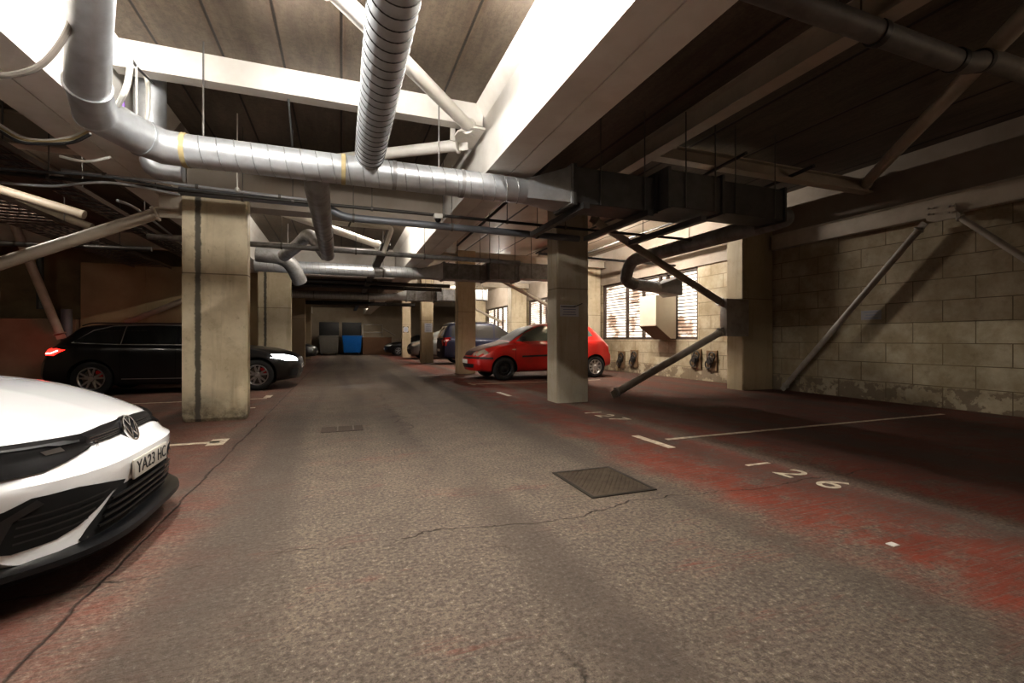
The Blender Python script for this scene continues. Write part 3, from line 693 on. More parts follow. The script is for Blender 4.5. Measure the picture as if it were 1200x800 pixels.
# aisle cable tray
t = thing('cable_tray', 'dark cable tray hung lengthwise over the middle of the aisle', 'tray', (.82, 9.3, 2.93))
bm = nb(); L_ = 22
box(bm, (-.09, 0, 0), (.09, L_, .01)); box(bm, (-.09, 0, .01), (-.08, L_, .07)); box(bm, (.08, 0, .01), (.09, L_, .07)); finish('tray_body', bm, DUCTD, t, False)
bm = nb(); 
for i in range(3): tube(bm, [(-.05+.045*i+.01*math.sin(y*1.3+i), y, .03+.01*math.cos(y+i*2)) for y in [j*.8 for j in range(28)]], .014, 6)
finish('cables', bm, CABLEB, t)
# left side cable trays and cable bundles
for x, z, lab in ((-3.3, 3.0, 'dark perforated cable tray running along the left bays near the girder'), (-4.6, 2.95, 'outer brown mesh cable tray along the left bays')):
    t = thing('cable_tray', lab, 'tray', (x, 1.5, z)); w = .17 if x > -4 else .4
    bm = nb()
    for sx in (-w, w): box(bm, (sx-.012, 0, 0), (sx+.012, 13, .06))
    for i in range(60): box(bm, (-w, i*.215, 0), (w, i*.215+.03, .012))
    finish('tray_body', bm, mat('tray_brown', (.13, .095, .075), .6, .3), t, False)
    bm = nb()
    for i in range(6): tube(bm, [(-w*.7+w*.28*i+.015*math.sin(y*1.7+i*2), y, .03+.01*math.cos(y*1.2+i)) for y in [j*.5 for j in range(26)]], .012, 6)
    finish('cables', bm, CABLEB, t)
    rods(t, [(w, y, 0) for y in (1.5, 3, 4.5, 6, 8, 10)], ZC-z)
def cable(pts, r, label, m, n=8):
    pts = [Vector(p) for p in pts]; out = []
    for i in range(len(pts)-1):
        a, b = pts[max(i-1, 0)], pts[min(i+2, len(pts)-1)]; p, q = pts[i], pts[i+1]
        for k in range(n):
            t = k/n; t2 = t*t; t3 = t2*t
            out.append(.5*((2*p)+(-a+q)*t+(2*a-5*p+4*q-b)*t2+(-a+3*p-3*q+b)*t3))
    out.append(pts[-1]); p0 = pts[0]
    bm = nb(); tube(bm, [o-p0 for o in out], r, 8)
    return tag(finish('hanging_cable', bm, m, loc=p0), label, 'cable')
YC = 3.6
cable([onY(-40, 84, YC), onY(10, 88, YC), onY(48, 76, YC), onY(76, 42, YC), onY(86, 8, YC), onY(88, -40, YC)], .018, 'thick dark hanging cable looping across the top left corner', mat('grey_brown_cable', (.18, .16, .14), .4))
cable([onY(150, 50, 4.4), onY(152, 80, 4.4), onY(146, 108, 4.4), onY(132, 132, 4.6)], .022, 'white flexible cable curling down beside the duct elbow', CABLEW)
cable([onY(160, 62, 4.6), onY(160, 100, 4.6), onY(160, 160, 4.82)], .008, 'thin straight pale wire between ceiling and elbow', CABLEW)
cable([onY(172, 90, 5.2), onY(174, 112, 5.2), onY(172, 138, 5.2), onY(166, 152, 5.2)], .02, 'white flexible cable in front of the upright silver duct', CABLEW)
cable([onY(144, 112, 4.9), onY(145, 130, 4.9), onY(148, 150, 5.1)], .012, 'purple cable hanging behind the duct elbow', CABLEP)
cable([onY(148, 57, 4.5), onY(160, 78, 4.6), onY(180, 98, 5.3)], .01, 'black cable with clips running from ceiling to the upright duct', CABLEB)
for i, (m_, lab, dy, r_) in enumerate([(CABLEY, 'tan', 0, .012), (CABLEW, 'white', -3, .012), (CABLEB, 'black', 4, .014), (CABLEW, 'pale grey', 3, .01)]):
    cable([onY(-30, 128+dy, 5.3), onY(18, 160+dy, 5.3), onY(50, 166+dy*.6, 5.3), onY(84, 163+dy, 5.3), onY(106, 153+dy, 5.2)], r_, lab+' cable in the sagging bundle left of the duct elbow', m_)
for i, (v0, v1, m_, lab) in enumerate([(183, 188, CABLEW, 'short white cable sagging left of the long duct'), (196, 208, CABLEB, 'black cable strung low across the left-hand ceiling'), (212, 214, GALV, 'shiny conduit strung low across the left-hand ceiling')]):
    cable([onY(-20 if i else 70, v0, 5.7), onY(60 if i else 100, v0+6, 5.7), onY(130, v1+(0 if i else -4), 5.7)]+([onY(210, v1+14, 6.6)] if i else []), .014, lab, m_)
cable([onY(138, 235, 7.0), onY(165, 248, 9), onY(212, 284, 12.5)], .02, 'bright conduit slanting away behind the nearest left pillar', GALV)
# sprinkler heads, smoke detector, camera dome
def sprinkler(p, zt, label):
    t = thing('sprinkler_head', label, 'sprinkler', p)
    bm = nb(); cyl(bm, (0, 0, .02), (0, 0, zt-p[2]), .009, 8); finish('drop_pipe', bm, RODM if p[0] > 0 else CABLEW, t)
    bm = nb(); lathe(bm, [(0, -.03), (.022, -.02), (.03, 0), (.022, .02), (0, .03)], 16, 'z'); finish('head', bm, CHROME if p[0] > 0 else CABLEW, t)
q = onY(278, 222, 6.45); sprinkler((q.x, 6.45, q.z), ZC, 'white round sprinkler head on a drop pipe above the nearest left pillar')
q = onY(338, 175, 5.3); 
pipe([(q.x, 5.3, 3.6), (q.x+.02, 5.32, 3.35), (q.x+.02, 5.6, 3.05)], .01, 'thin dark hanging strap clipped under the pale ceiling channel', CABLEB)
q = onY(513, 257, 6.6)
t = thing('security_camera', 'small white box security camera hanging from the thick grey pipe', 'camera', (q.x, 6.58, q.z))
bm = nb(); box(bm, (-.06, -.05, 0), (.06, .05, .07), .008); finish('housing', bm, CABLEW, t)
bm = nb(); bmesh.ops.create_uvsphere(bm, u_segments=16, v_segments=10, radius=.045, matrix=Matrix.Translation((0, 0, -.005))); finish('lens_dome', bm, BLACK, t)
q = onY(353, 258, 8.3)
t = thing('smoke_detector', 'small round cream smoke detector under the ceiling beyond the nearest beam', 'detector', (q.x-.1, 9.5, ZC-.002)); bm = nb(); lathe(bm, [(0, -.06), (.04, -.055), (.055, -.03), (.06, 0), (0, 0)], 20, 'z'); finish('body', bm, CABLEW, t)

# ------------------------------------------------------------------ floor markings and fittings
def line_obj(pts, label, z=.003, name='bay_line'):
    bm = nb(); A = [bm.verts.new((x, y, z)) for x, y in pts]; B = [bm.verts.new((x, y, .0)) for x, y in pts]
    bm.faces.new(A)
    n = len(A)
    for i in range(n): bm.faces.new((A[i], A[(i+1) % n], B[(i+1) % n], B[i]))
    return tag(finish(name, bm, LINE, smooth=False), label, 'marking')
def quad(u): return [tuple(onZ(a, b, 0)[:2]) for a, b in u]
a = onZ(745, 511, 0); b = onZ(792, 524, 0)
line_obj([(3.10, 3.82), (3.19, 3.82), (3.19, 4.45), (3.10, 4.45)], 'short white dash at the head of the nearest right-hand bay line')
line_obj([(3.35, 4.13), (8.3, 4.13), (8.3, 4.19), (3.35, 4.19)], 'long white bay line running to the block wall')
line_obj([(3.02, 9.3-.9), (3.11, 9.3-.9), (3.11, 9.1), (3.02, 9.1)], 'short white dash left of the large pillar foot')
line_obj([(3.0, 10.9), (6.6, 10.9), (6.6, 10.96), (3.0, 10.96)], 'white bay line on the floor in front of the red hatchback')
line_obj([(2.96, 10.75), (3.05, 10.75), (3.05, 11.25), (2.96, 11.25)], 'small white dash at the nose of the red hatchback')
line_obj([(2.2, 13.9), (3.3, 13.9), (3.3, 13.97), (2.2, 13.97)], 'faint white line beside the tan pillar at the red car nose')
line_obj([(-5.0, 5.68), (-1.22, 5.68), (-1.22, 5.76), (-5.0, 5.76)], 'white bay line on the floor between white car and nearest left pillar')
line_obj([(-1.32, 5.56), (-1.16, 5.56), (-1.16, 5.88), (-1.32, 5.88)], 'short white dash at the end of the left bay line')
line_obj([(-6.0, 9.6), (-1.3, 9.6), (-1.3, 9.66), (-6.0, 9.66)], 'white bay line on the floor beside the black estate')
line_obj([(-1.38, 9.75), (-1.26, 9.75), (-1.26, 10.15), (-1.38, 10.15)], 'small white dash by the nose of the black estate')
line_obj([(-2.2, 8.35), (-1.3, 8.35), (-1.3, 8.43), (-2.2, 8.43)], 'faint white line just behind the nearest left pillar')
def number(s, x, y, lab, sz=.38, sp=.31):
    t = thing('bay_number', lab, 'marking', (x, y, .002))
    for i, c in enumerate(s):
        o = text_mesh('digit', c, sz, LINE, t, .0015); o.location = (.03*i, -sp*i, .002); o.rotation_euler = (0, 0, -PI/2)
number('126', 3.42, 3.05, 'white painted number 126 on the red floor band')
number('127', 3.52, 6.05, 'worn white bay number beyond the number 126', .4, .30)
# manhole cover
c = (quad([(645, 555), (700, 587), (765, 575), (712, 545)]))
xs = [p[0] for p in c]; ysn = [p[1] for p in c]
MX0, MX1, MY0, MY1 = min(xs)+.02, max(xs)-.02, min(ysn)+.05, max(ysn)-.05
t = thing('manhole_cover', 'rusty square tread-plate manhole cover set in the aisle floor', 'manhole', ((MX0+MX1)/2, (MY0+MY1)/2, 0))
w_, h_ = (MX1-MX0)/2, (MY1-MY0)/2
RUST = mat('rusty_cast_iron', (.10, .075, .052), .65, .3, dirt=(.05, .036, .026), amt=.8, scale=9)
bm = nb()
for a_, b_ in (((-w_, -h_), (w_, -h_+.025)), ((-w_, h_-.025), (w_, h_)), ((-w_, -h_+.025), (-w_+.025, h_-.025)), ((w_-.025, -h_+.025), (w_, h_-.025))): box(bm, (*a_, 0), (*b_, .008))
finish('frame', bm, mat('dark_iron_frame', (.035, .028, .022), .7, .3), t, False)
bm = nb(); box(bm, (-w_+.027, -h_+.027, 0), (w_-.027, h_-.027, .006))
nx, ny = 22, 22
for i in range(nx):
    for j in range(ny):
        x = -w_+.05+(2*w_-.1)*i/(nx-1); y = -h_+.05+(2*h_-.1)*j/(ny-1); s = .011; d = 1 if (i+j) % 2 else -1
        vs = [bm.verts.new((x+dx, y+dy, z)) for dx, dy, z in ((-s, -s*d, .006), (s*.3, -s*.3*d-.003, .011), (s, s*d, .006), (-s*.3, s*.3*d+.003, .011))]
        bm.faces.new(vs)
finish('cover_plate', bm, RUST, t, False)
q = onZ(401, 502.5, 0)
t = thing('floor_drain', 'dark floor drain grating with two pale bars in the aisle', 'drain', (q.x, q.y, 0))
bm = nb(); box(bm, (-.24, -.17, 0), (.24, .17, .004)); finish('recess', bm, mat('drain_dark', (.035, .026, .02), .9), t, False)
bm = nb(); box(bm, (-.06, -.17, .004), (-.045, .17, .012)); box(bm, (.12, -.17, .004), (.135, .17, .012)); 
for i in range(11): box(bm, (-.24, -.16+.032*i-.004, .004), (.24, -.16+.032*i+.004, .007))
finish('grating', bm, mat('drain_bars', (.12, .09, .07), .7), t, False)
q = onZ(1046, 638, 0); bm = nb(); box(bm, (q.x-.025, q.y-.02, 0), (q.x+.025, q.y+.02, .004)); tag(finish('paper_scrap', bm, CABLEW, smooth=False), 'tiny white scrap of paper on the red floor', 'litter')

# ------------------------------------------------------------------ chute on window wall and valves
t = thing('wall_chute', 'cream sheet chute with slanted foot in the middle of the louvred window', 'chute', (8.3, 10.75, 0))
bm = nb(); prism(bm, [(0, 2.35), (.69, 2.35), (.69, 1.12), (.5, 1.12), (0, 1.5)], lambda a, b, d: (a, d, b), .75)
finish('body', bm, mat('cream_chute', (.56, .50, .39), .5), t, False)
bm = nb(); prism(bm, [(0, 1.5), (.5, 1.12), (.52, 1.1), (-.01, 1.48)], lambda a, b, d: (a, d-.01, b), .77); finish('foot_flap', bm, mat('chute_brown', (.22, .16, .10), .6), t, False)
def valve(u, v, label, s=1.0):
    q = onX(u, v, XR); t = thing('old_meter', label, 'meter', (XR-.02, q.y, q.z))
    bm = nb(); box(bm, (-.02, -.2*s, -.30*s), (.015, .2*s, .28*s), .005); finish('backplate', bm, mat('stained_board', (.20, .13, .07), .8, dirt=(.05, .03, .02), amt=.9, scale=5), t, False)
    for i in range(3):
        bm = nb(); cc = Vector((-.07, (-.07+.07*i)*s, (.12-.12*i)*s)); pts = [cc+Vector((.0, math.cos(a)*.11*s, math.sin(a)*.11*s)) for a in [2*PI*k/16 for k in range(17)]]
        tube(bm, pts, .018, 8); finish('hose_ring', bm, PIPED, t)
    bm = nb(); cyl(bm, (-.12, 0, -.03), (-.02, 0, -.03), .08*s, 16); finish('dial', bm, PIPED, t)
valve(729, 421, 'dark grimy meter on the wall just behind the red hatchback'); valve(744, 420, 'second grimy meter on the wall below the chute')
valve(817, 420, 'dark tangled valve on the wall under the K brace, left one', .9); valve(835, 422, 'dark tangled valve on the wall under the K brace, right one', .9)

# ------------------------------------------------------------------ bins, platform at the far end
def bin_(x, y, label, m, lidm, h=1.36, w=1.3, open_=True):
    t = thing('wheeled_bin', label, 'bin', (x, y, 0))
    bm = nb(); hw, hd = w/2, .5; b = .12
    V = [bm.verts.new(p) for p in ((-hw*.86, -hd*.85, .16), (hw*.86, -hd*.85, .16), (hw*.86, hd*.85, .16), (-hw*.86, hd*.85, .16), (-hw, -hd, h), (hw, -hd, h), (hw, hd, h), (-hw, hd, h))]
    for f in ((3, 2, 1, 0), (4, 5, 6, 7), (0, 1, 5, 4), (1, 2, 6, 5), (2, 3, 7, 6), (3, 0, 4, 7)): bm.faces.new([V[i] for i in f])
    bmesh.ops.bevel(bm, geom=bm.edges[:], offset=.03, segments=2, affect='EDGES')
    for i in range(5): box(bm, (-hw*.8+i*hw*.4-.015, -hd*.97, .25), (-hw*.8+i*hw*.4+.015, -hd*.8, h-.12))
    box(bm, (-hw-.03, -hd-.03, h-.08), (hw+.03, hd+.03, h), .015)
    finish('tub', bm, m, t, ang=30)
    for sx in (-1, 1):
        for sy in (-1, 1):
            bm = nb(); cyl(bm, (sx*hw*.7-.025, sy*hd*.7, .09), (sx*hw*.7+.025, sy*hd*.7, .09), .09, 16); box(bm, (sx*hw*.7-.04, sy*hd*.7-.03, .09), (sx*hw*.7+.04, sy*hd*.7+.03, .17)); finish('castor', bm, MBLACK, t)
    bm = nb(); box(bm, (-hw, hd, h-.02), (hw, hd+.07, h+.95), .03) if open_ else box(bm, (-hw, -hd, h), (hw, hd, h+.08), .03); finish('lid', bm, lidm, t)
BY = 34.3
bin_(onY(412.5, 404, BY).x, BY, 'blue wheeled bin with raised black lid at the far end', mat('blue_plastic', (.0, .11, .36), .4), MBLACK)
bin_(onY(385.5, 404, BY).x, BY, 'grey metal wheeled bin with raised lid, left of the blue bin', mat('bin_grey', (.16, .15, .13), .45, .3), MBLACK, w=1.3)
bin_(onY(369, 404, BY).x-1.0, BY+.3, 'black wheeled bin half hidden at the far left end', MBLACK, MBLACK, open_=False, h=1.25)
t = thing('loading_platform', 'brown boarded loading platform with tubular handrail beside the blue bin', 'platform', (onY(425, 414, 34.5).x, 34.5, 0))
bm = nb(); box(bm, (0, 0, 0), (2.0, 2.0, 1.25), .01); finish('deck', bm, mat('platform_brown', (.13, .065, .03), .7), t, False)
bm = nb(); R_ = .035
for pts in ([(.0, .0, 1.25), (.0, 0, 2.15), (1.35, 0, 2.15), (1.35, 0, 1.25)], [(0, 0, 1.6), (1.35, 0, 1.6)], [(1.35, 0, 1.9), (2.3, 0, 1.35)]): tube(bm, bend(pts, .1, 4), R_, 8)
finish('handrail', bm, BRACE, t)
# =================================================================== CARS
def pchip(keys):
    xs = [k[0] for k in keys]; ys_ = [k[1] for k in keys]; n = len(xs)
    d = [(ys_[i+1]-ys_[i])/(xs[i+1]-xs[i]) for i in range(n-1)]; m = [d[0]]
    for i in range(1, n-1): m.append(0 if d[i-1]*d[i] <= 0 else 2*d[i-1]*d[i]/(d[i-1]+d[i]))
    m.append(d[-1])
    def f(x):
        if x <= xs[0]: return ys_[0]
        if x >= xs[-1]: return ys_[-1]
        for i in range(n-1):
            if x <= xs[i+1]: break
        h = xs[i+1]-xs[i]; t = (x-xs[i])/h
        return (2*t**3-3*t**2+1)*ys_[i]+(t**3-2*t**2+t)*h*m[i]+(-2*t**3+3*t**2)*ys_[i+1]+(t**3-t**2)*h*m[i+1]
    return f
def chaikin(p, it=2):
    for _ in range(it):
        q = [p[0]]
        for a, b in zip(p, p[1:]): q += [(a[0]*.75+b[0]*.25, a[1]*.75+b[1]*.25), (a[0]*.25+b[0]*.75, a[1]*.25+b[1]*.75)]
        q.append(p[-1]); p = q
    return p
class Car:
    def __init__(s, c):
        s.c = c; L = s.L = c['L']
        zt, zs, wm, wr, zb = [pchip(c[k]) for k in ('zt', 'zs', 'wm', 'wr', 'zb')]
        fp, rp = pchip(c['nose']), pchip(c['tail'])
        W = c['W']; af, ar = c.get('af', .3), c.get('ar', .22); pf, pr = c.get('pf', 4), c.get('pr', 4)
        wf, wrr = c.get('blf', 1.0), c.get('blr', .9)
        offF = lambda y, z: fp(z)+af*abs(y/W)**pf
        offR = lambda y, z: rp(z)+ar*abs(y/W)**pr
        us = []; n = 96
        for i in range(n+1):
            t = i/n; us.append(L*(t-.10*math.sin(2*PI*t)/(2*PI)*2))
        def section(u):
            w, sh, top, b, r = wm(u), zs(u), zt(u), zb(u), wr(u)
            gh = max(0., min(1., (top-sh-.10)/.25))      # 1 where there is a greenhouse
            zr = top-.03-.05*gh
            P = [(0, b), (w*.80, b), (w*.955, b+.04), (w*.985, b+.12), (w, b+.42*(sh-b)), (w*.995, sh-.16), (w*.975, sh-.05), (w*.945, sh-.005),
                 (w*.90*(gh)+(1-gh)*(r+.62*(w*.93-r)), sh+.015), (r, zr) if gh > 0 else (r, zr), (r*.72, top-.012*(1+gh)), (0, top)]
            return chaikin(P, 2)
        bm = bmesh.new(); rings = []
        for u in us:
            sec = section(u); bf = max(0, 1-u/wf)**2; br = max(0, 1-(L-u)/wrr)**2
            full = [(y, z) for y, z in sec]+[(-y, z) for y, z in sec[-2:0:-1]]
            rings.append([bm.verts.new((L/2-u-bf*offF(y, z)+br*offR(y, z), y, z)) for y, z in full])
        m_ = len(rings[0])
        for a, b in zip(rings, rings[1:]):
            for j in range(m_): bm.faces.new((a[j], a[(j+1) % m_], b[(j+1) % m_], b[j]))
        for ring, sgn, off in ((rings[0], 1, offF), (rings[-1], -1, offR)):
            zs_ = [v.co.z for v in ring]; zc = (min(zs_)+max(zs_))/2; prev = ring
            # horizontal-slab style cap: each ring vertex slides to the centre line keeping z, so profile bands stay level
            K = 14
            half = m_//2
            # grid: rows between vertex j (left) and mirrored vertex m_-j (right)
            rows = []
            for j in range(0, half+1):
                a_ = ring[j]; b_ = ring[(m_-j) % m_]
                if a_ is b_: rows.append([a_]*(K+1)); continue
                row = []
                for q in range(K+1):
                    if q == 0: row.append(a_)
                    elif q == K: row.append(b_)
                    else:
                        y = a_.co.y+(b_.co.y-a_.co.y)*q/K; z = a_.co.z
                        row.append(bm.verts.new((sgn*(L/2)-sgn*off(y, z), y, z)))
                rows.append(row)
            for ra, rb in zip(rows, rows[1:]):
                for q in range(K):
                    vs = []
                    for v in (ra[q], ra[q+1], rb[q+1], rb[q]):
                        if v not in vs: vs.append(v)
                    if len(vs) > 2:
                        try: bm.faces.new(vs)
                        except ValueError: pass
        bmesh.ops.remove_doubles(bm, verts=bm.verts[:], dist=1e-5)
        bmesh.ops.recalc_face_normals(bm, faces=bm.faces[:])
        s.bvh = BVHTree.FromBMesh(bm)
        s.root = thing('car', c['label'], 'car', c['loc'], c.get('rz', 0))
        me = bpy.data.meshes.new('body'); bm.to_mesh(me); bm.free(); me.materials.append(c['paint']); me.materials.append(HOLE)
        o = bpy.data.objects.new('body', me); COL.objects.link(o)
        # wheel arches
        R = c['R']; s.axles = [L/2-c['fa'], L/2-c['ra']]; cut = bmesh.new()
        for x in s.axles:
            for sy in (-1, 1):
                tube(cut, [(x, sy*(W+.2), R*c.get('acz', 1)), (x, sy*(W-.30), R*c.get('acz', 1))], R+c.get('gap', .045), 40, 1)
        cm = bpy.data.meshes.new('c'); bmesh.ops.recalc_face_normals(cut, faces=cut.faces[:]); cut.to_mesh(cm); cut.free(); cm.materials.append(c['paint']); cm.materials.append(HOLE)
        co = bpy.data.objects.new('c', cm); COL.objects.link(co)
        md = o.modifiers.new('b', 'BOOLEAN'); md.operation = 'DIFFERENCE'; md.object = co; md.solver = 'EXACT'; md.material_mode = 'TRANSFER'
        dg = bpy.context.evaluated_depsgraph_get(); nm = bpy.data.meshes.new_from_object(o.evaluated_get(dg))
        if len(nm.polygons) < 500: nm = me
        bpy.data.objects.remove(o); bpy.data.objects.remove(co)
        nm.name = 'body'
        for p_ in nm.polygons: p_.use_smooth = True
        nm.set_sharp_from_angle(angle=math.radians(38))
        o = bpy.data.objects.new('body', nm); COL.objects.link(o); o.parent = s.root; s.body = o
        s.wheels(c)
    def wheels(s, c):
        R, W = c['R'], c['W']; wd = .20; proto = None
        for i, x in enumerate(s.axles):
            for sy in (-1, 1):
                steel = c.get('steel_front') and i == 0
                if proto is None or (c.get('steel_front') and sy == -1): proto = s.make_wheel(R, wd, c, steel); w = proto
                else:
                    w = proto.copy(); COL.objects.link(w)
                    for ch in proto.children:
                        d = ch.copy(); COL.objects.link(d); d.parent = w
                w.parent = s.root; w.location = (x, sy*(W-.02-wd/2), R); w.rotation_euler = (0, 0, 0 if sy < 0 else PI)
    def make_wheel(s, R, wd, c, steel=False):
        """outer face towards local -y"""
        r = R*.66; h = wd/2; prof = [(r, -h+.01), (r+.02, -h), (R-.03, -h+.004), (R-.008, -h+.02), (R, -h+.045), (R, h-.045), (R-.008, h-.02), (R-.03, h-.004), (r, h), (r-.01, h-.02), (r-.01, -h+.03), (r, -h+.01)]
        bm = nb(); lathe(bm, prof, 48); w = finish('wheel', bm, RUBBER, None)
        bm = nb(); m = STEELW if steel else c.get('rim', RIM)
        lathe(bm, [(r, -h+.008), (r-.012, -h+.004), (r-.025, -h+.02), (r-.03, 0), (r-.03, h-.03), (r-.02, h-.03)], 48)
        n = c.get('spokes', 5)
        if steel:
            lathe(bm, [(r-.02, -h+.05), (r*.6, -h+.03), (r*.5, -h+.045), (r*.25, -h+.02), (0, -h+.02)], 40)
            for k in range(14):
                a = 2*PI*k/14; lathe(bm, [(.014, -h+.028), (.014, -h+.05)], 8, M=Matrix.Translation((math.cos(a)*r*.75, -.002, math.sin(a)*r*.75)))
        else:
            lathe(bm, [(0, -h+.012), (.045, -h+.014), (.06, -h+.03), (.06, -h+.07), (0, -h+.07)], 24)
            for k in range(n):
                for dd in ((-1, 1) if c.get('twin') else (0,)):
                    a = 2*PI*k/n+PI/2+dd*(.16); a2 = 2*PI*k/n+PI/2+dd*.24
                    p0 = Vector((math.cos(a)*.04, -h+.03, math.sin(a)*.04)); p1 = Vector((math.cos(a2)*(r-.02), -h+.018, math.sin(a2)*(r-.02)))
                    t_ = (p1-p0).normalized(); sd = t_.cross(Vector((0, 1, 0))); ww0, ww1 = (.022, .016) if c.get('twin') else (.03, .024)
                    V = []
                    for p, ww in ((p0, ww0), (p1, ww1)):
                        for q_, dy in ((-1, 0.0), (1, 0.0), (1, .035), (-1, .035)): V.append(bm.verts.new(p+sd*q_*ww+Vector((0, dy, 0))))
                    for f in ((0, 1, 2, 3), (7, 6, 5, 4), (0, 4, 5, 1), (1, 5, 6, 2), (2, 6, 7, 3), (3, 7, 4, 0)): bm.faces.new([V[i] for i in f])
        finish('rim', bm, m, w)
        bm = nb(); lathe(bm, [(0, -h+.085), (r-.05, -h+.085), (r-.05, -h+.095), (0, -h+.095)], 32); finish('brake_disc', bm, mat('brake_disc', (.14, .13, .12), .4, .8), w)
        if c.get('caliper'):
            bm = nb()
            for k in range(6):
                a = .35+.12*k; lathe(bm, [(0, -.03), (.035, -.03), (.035, .03), (0, .03)], 8, M=Matrix.Translation((math.cos(a)*r*.68, -h+.075, math.sin(a)*r*.68)))
            finish('caliper', bm, RED_C, w)
        return w
    def decal(s, name, poly, view, m, off=.003, grid=.035, parent=None, thick=0, mirror=None):
        """cut a flat outline and lay it on the body; view = F/B/R/L/T"""
        bm = bmesh.new(); f = bm.faces.new([bm.verts.new((a, b, 0)) for a, b in poly])
        for ax in (0, 1):
            lo, hi = min(p[ax] for p in poly), max(p[ax] for p in poly); n = int((hi-lo)/grid)
            for i in range(1, n+1):
                co = [0, 0, 0]; no = [0, 0, 0]; co[ax] = lo+(hi-lo)*i/(n+1); no[ax] = 1
                bmesh.ops.bisect_plane(bm, geom=bm.verts[:]+bm.edges[:]+bm.faces[:], plane_co=co, plane_no=no)
        for v in bm.verts:
            a, b = v.co.x, v.co.y
            o, d = {'F': ((9, a, b), (-1, 0, 0)), 'B': ((-9, a, b), (1, 0, 0)), 'R': ((a, -9, b), (0, 1, 0)), 'L': ((a, 9, b), (0, -1, 0)), 'T': ((a, b, 9), (0, 0, -1))}[view]
            o, d = Vector(o), Vector(d); h, nrm, _, _ = s.bvh.ray_cast(o, d)
            if h is None:
                t_ = {'F': s.L/2-.25, 'B': -s.L/2+.25}.get(view)
                q = Vector((t_, a, b)) if t_ is not None else (Vector((a, -.7 if view == 'R' else .7, b)) if view in 'RL' else Vector((a, b, 1)))
                h, nrm, _, _ = s.bvh.find_nearest(q)
            if nrm.dot(d) > 0: nrm = -nrm
            v.co = h+nrm*off
        if thick:
            bmesh.ops.recalc_face_normals(bm, faces=bm.faces[:])
            bmesh.ops.solidify(bm, geom=bm.faces[:], thickness=thick)
        bmesh.ops.triangulate(bm, faces=[f for f in bm.faces if len(f.verts) > 4])
        return finish(name, bm, m, parent or s.root, True, 60)
    def both(s, name, poly, m, **k):
        s.decal(name, poly, 'R', m, **k); s.decal(name, poly, 'L', m, **k)
    def pairF(s, name, poly, view, m, **k):
        s.decal(name, poly, view, m, **k); s.decal(name, [(-a, b) for a, b in poly] if view in 'FB' else [(a, -b) for a, b in poly], view, m, **k)
    def strip(s, name, pts, w, view, m, **k):
        pts = [Vector(p) for p in pts]; l, r = [], []
        for i, p in enumerate(pts):
            d = (pts[min(i+1, len(pts)-1)]-pts[max(i-1, 0)]).normalized(); n = Vector((-d.y, d.x))*w/2; l.append(tuple(p+n)); r.append(tuple(p-n))
        return s.decal(name, l+r[::-1], view, m, **k)
    def mirror(s, x, z, m, sz=1):
        W = s.c['W']
        for sy in (-1, 1):
            h, nrm, _, _ = s.bvh.ray_cast(Vector((x, sy*9, z)), Vector((0, -sy, 0))); y = h.y if h else sy*W*.9
            bm = nb(); box(bm, (x-.03*sz, min(y, y+sy*.17), z+.02), (x+.07*sz, max(y, y+sy*.17), z+.14*sz), .03); box(bm, (x, min(y-sy*.02, y+sy*.06), z-.01), (x+.05, max(y-sy*.02, y+sy*.06), z+.04), .008)
            finish('side_mirror', bm, m, s.root)
    def plate(s, text, xz, w=.52, h=.11, front=True, col=None):
        x, z = xz; sg = 1 if front else -1
        bm = nb(); box(bm, (min(x, x+sg*.012), -w/2, z-h/2), (max(x, x+sg*.012), w/2, z+h/2), .003)
        pl = finish('number_plate', bm, col or mat('plate_white', (.78, .76, .70), .4), s.root)
        if text:
            ws = text.split(); xo = -w*.45; tot = sum(len(q_) for q_ in ws)+.6*(len(ws)-1)
            for q_ in ws:
                o = text_mesh('plate_text', q_, h*.95, MBLACK, pl, .001, 'LEFT'); W_ = w*.9*len(q_)/tot
                x0 = min(v.co.x for v in o.data.vertices); sc_ = W_*.96/(max(v.co.x for v in o.data.vertices)-x0)
                o.scale = (sc_, 1, 1); o.location = (x+sg*.0135, sg*(xo-x0*sc_), z); o.rotation_euler = (PI/2, 0, PI/2*sg); xo += W_+w*.9*.6/tot
        return pl
def side_lines(car, xs_, z0, z1, m=HOLE):
    for x in xs_:
        for v in 'RL': car.strip('door_seam', [(x, z0), (x+.01, (z0+z1)/2), (x, z1)], .008, v, m, off=.0015, grid=.06)

# ---- white hot hatch, nose only in frame
WHITEP = mat('white_car_paint', (.90, .90, .90), .25, dirt=(.86, .86, .85), amt=.3, coat=1)
L = 3.95
golf = Car(dict(L=L, W=.79, loc=(-1.0-L/2, 3.09, 0), paint=WHITEP, R=.29, fa=.78, ra=3.2, af=.30, pf=4, blf=1.05,
    label='white hatchback with black grille nosing in from the left edge',
    zt=[(0, .655), (.10, .715), (.3, .785), (.6, .855), (.95, .91), (1.2, .94), (1.5, 1.08), (1.85, 1.24), (2.3, 1.32), (3.0, 1.31), (3.6, 1.22), (3.85, 1.0), (L, .85)],
    zs=[(0, .60), (.10, .64), (.4, .73), (.9, .82), (1.4, .86), (3.5, .88), (L, .76)],
    wm=[(0, .755), (.25, .78), (.6, .79), (3.3, .79), (L, .70)],
    wr=[(0, .60), (.3, .64), (1.1, .66), (1.6, .58), (2.2, .52), (3.3, .50), (L, .5)],
    zb=[(0, .17), (.4, .14), (3.5, .14), (L, .2)],
    nose=[(.1, .06), (.18, .03), (.24, .035), (.36, .02), (.47, .0), (.505, .0), (.53, .035), (.58, .075), (.605, .105), (.64, .115), (.70, .16), (.9, .3)],
    tail=[(.1, .05), (.5, 0), (.8, .05), (1.3, .5)]))
g = golf
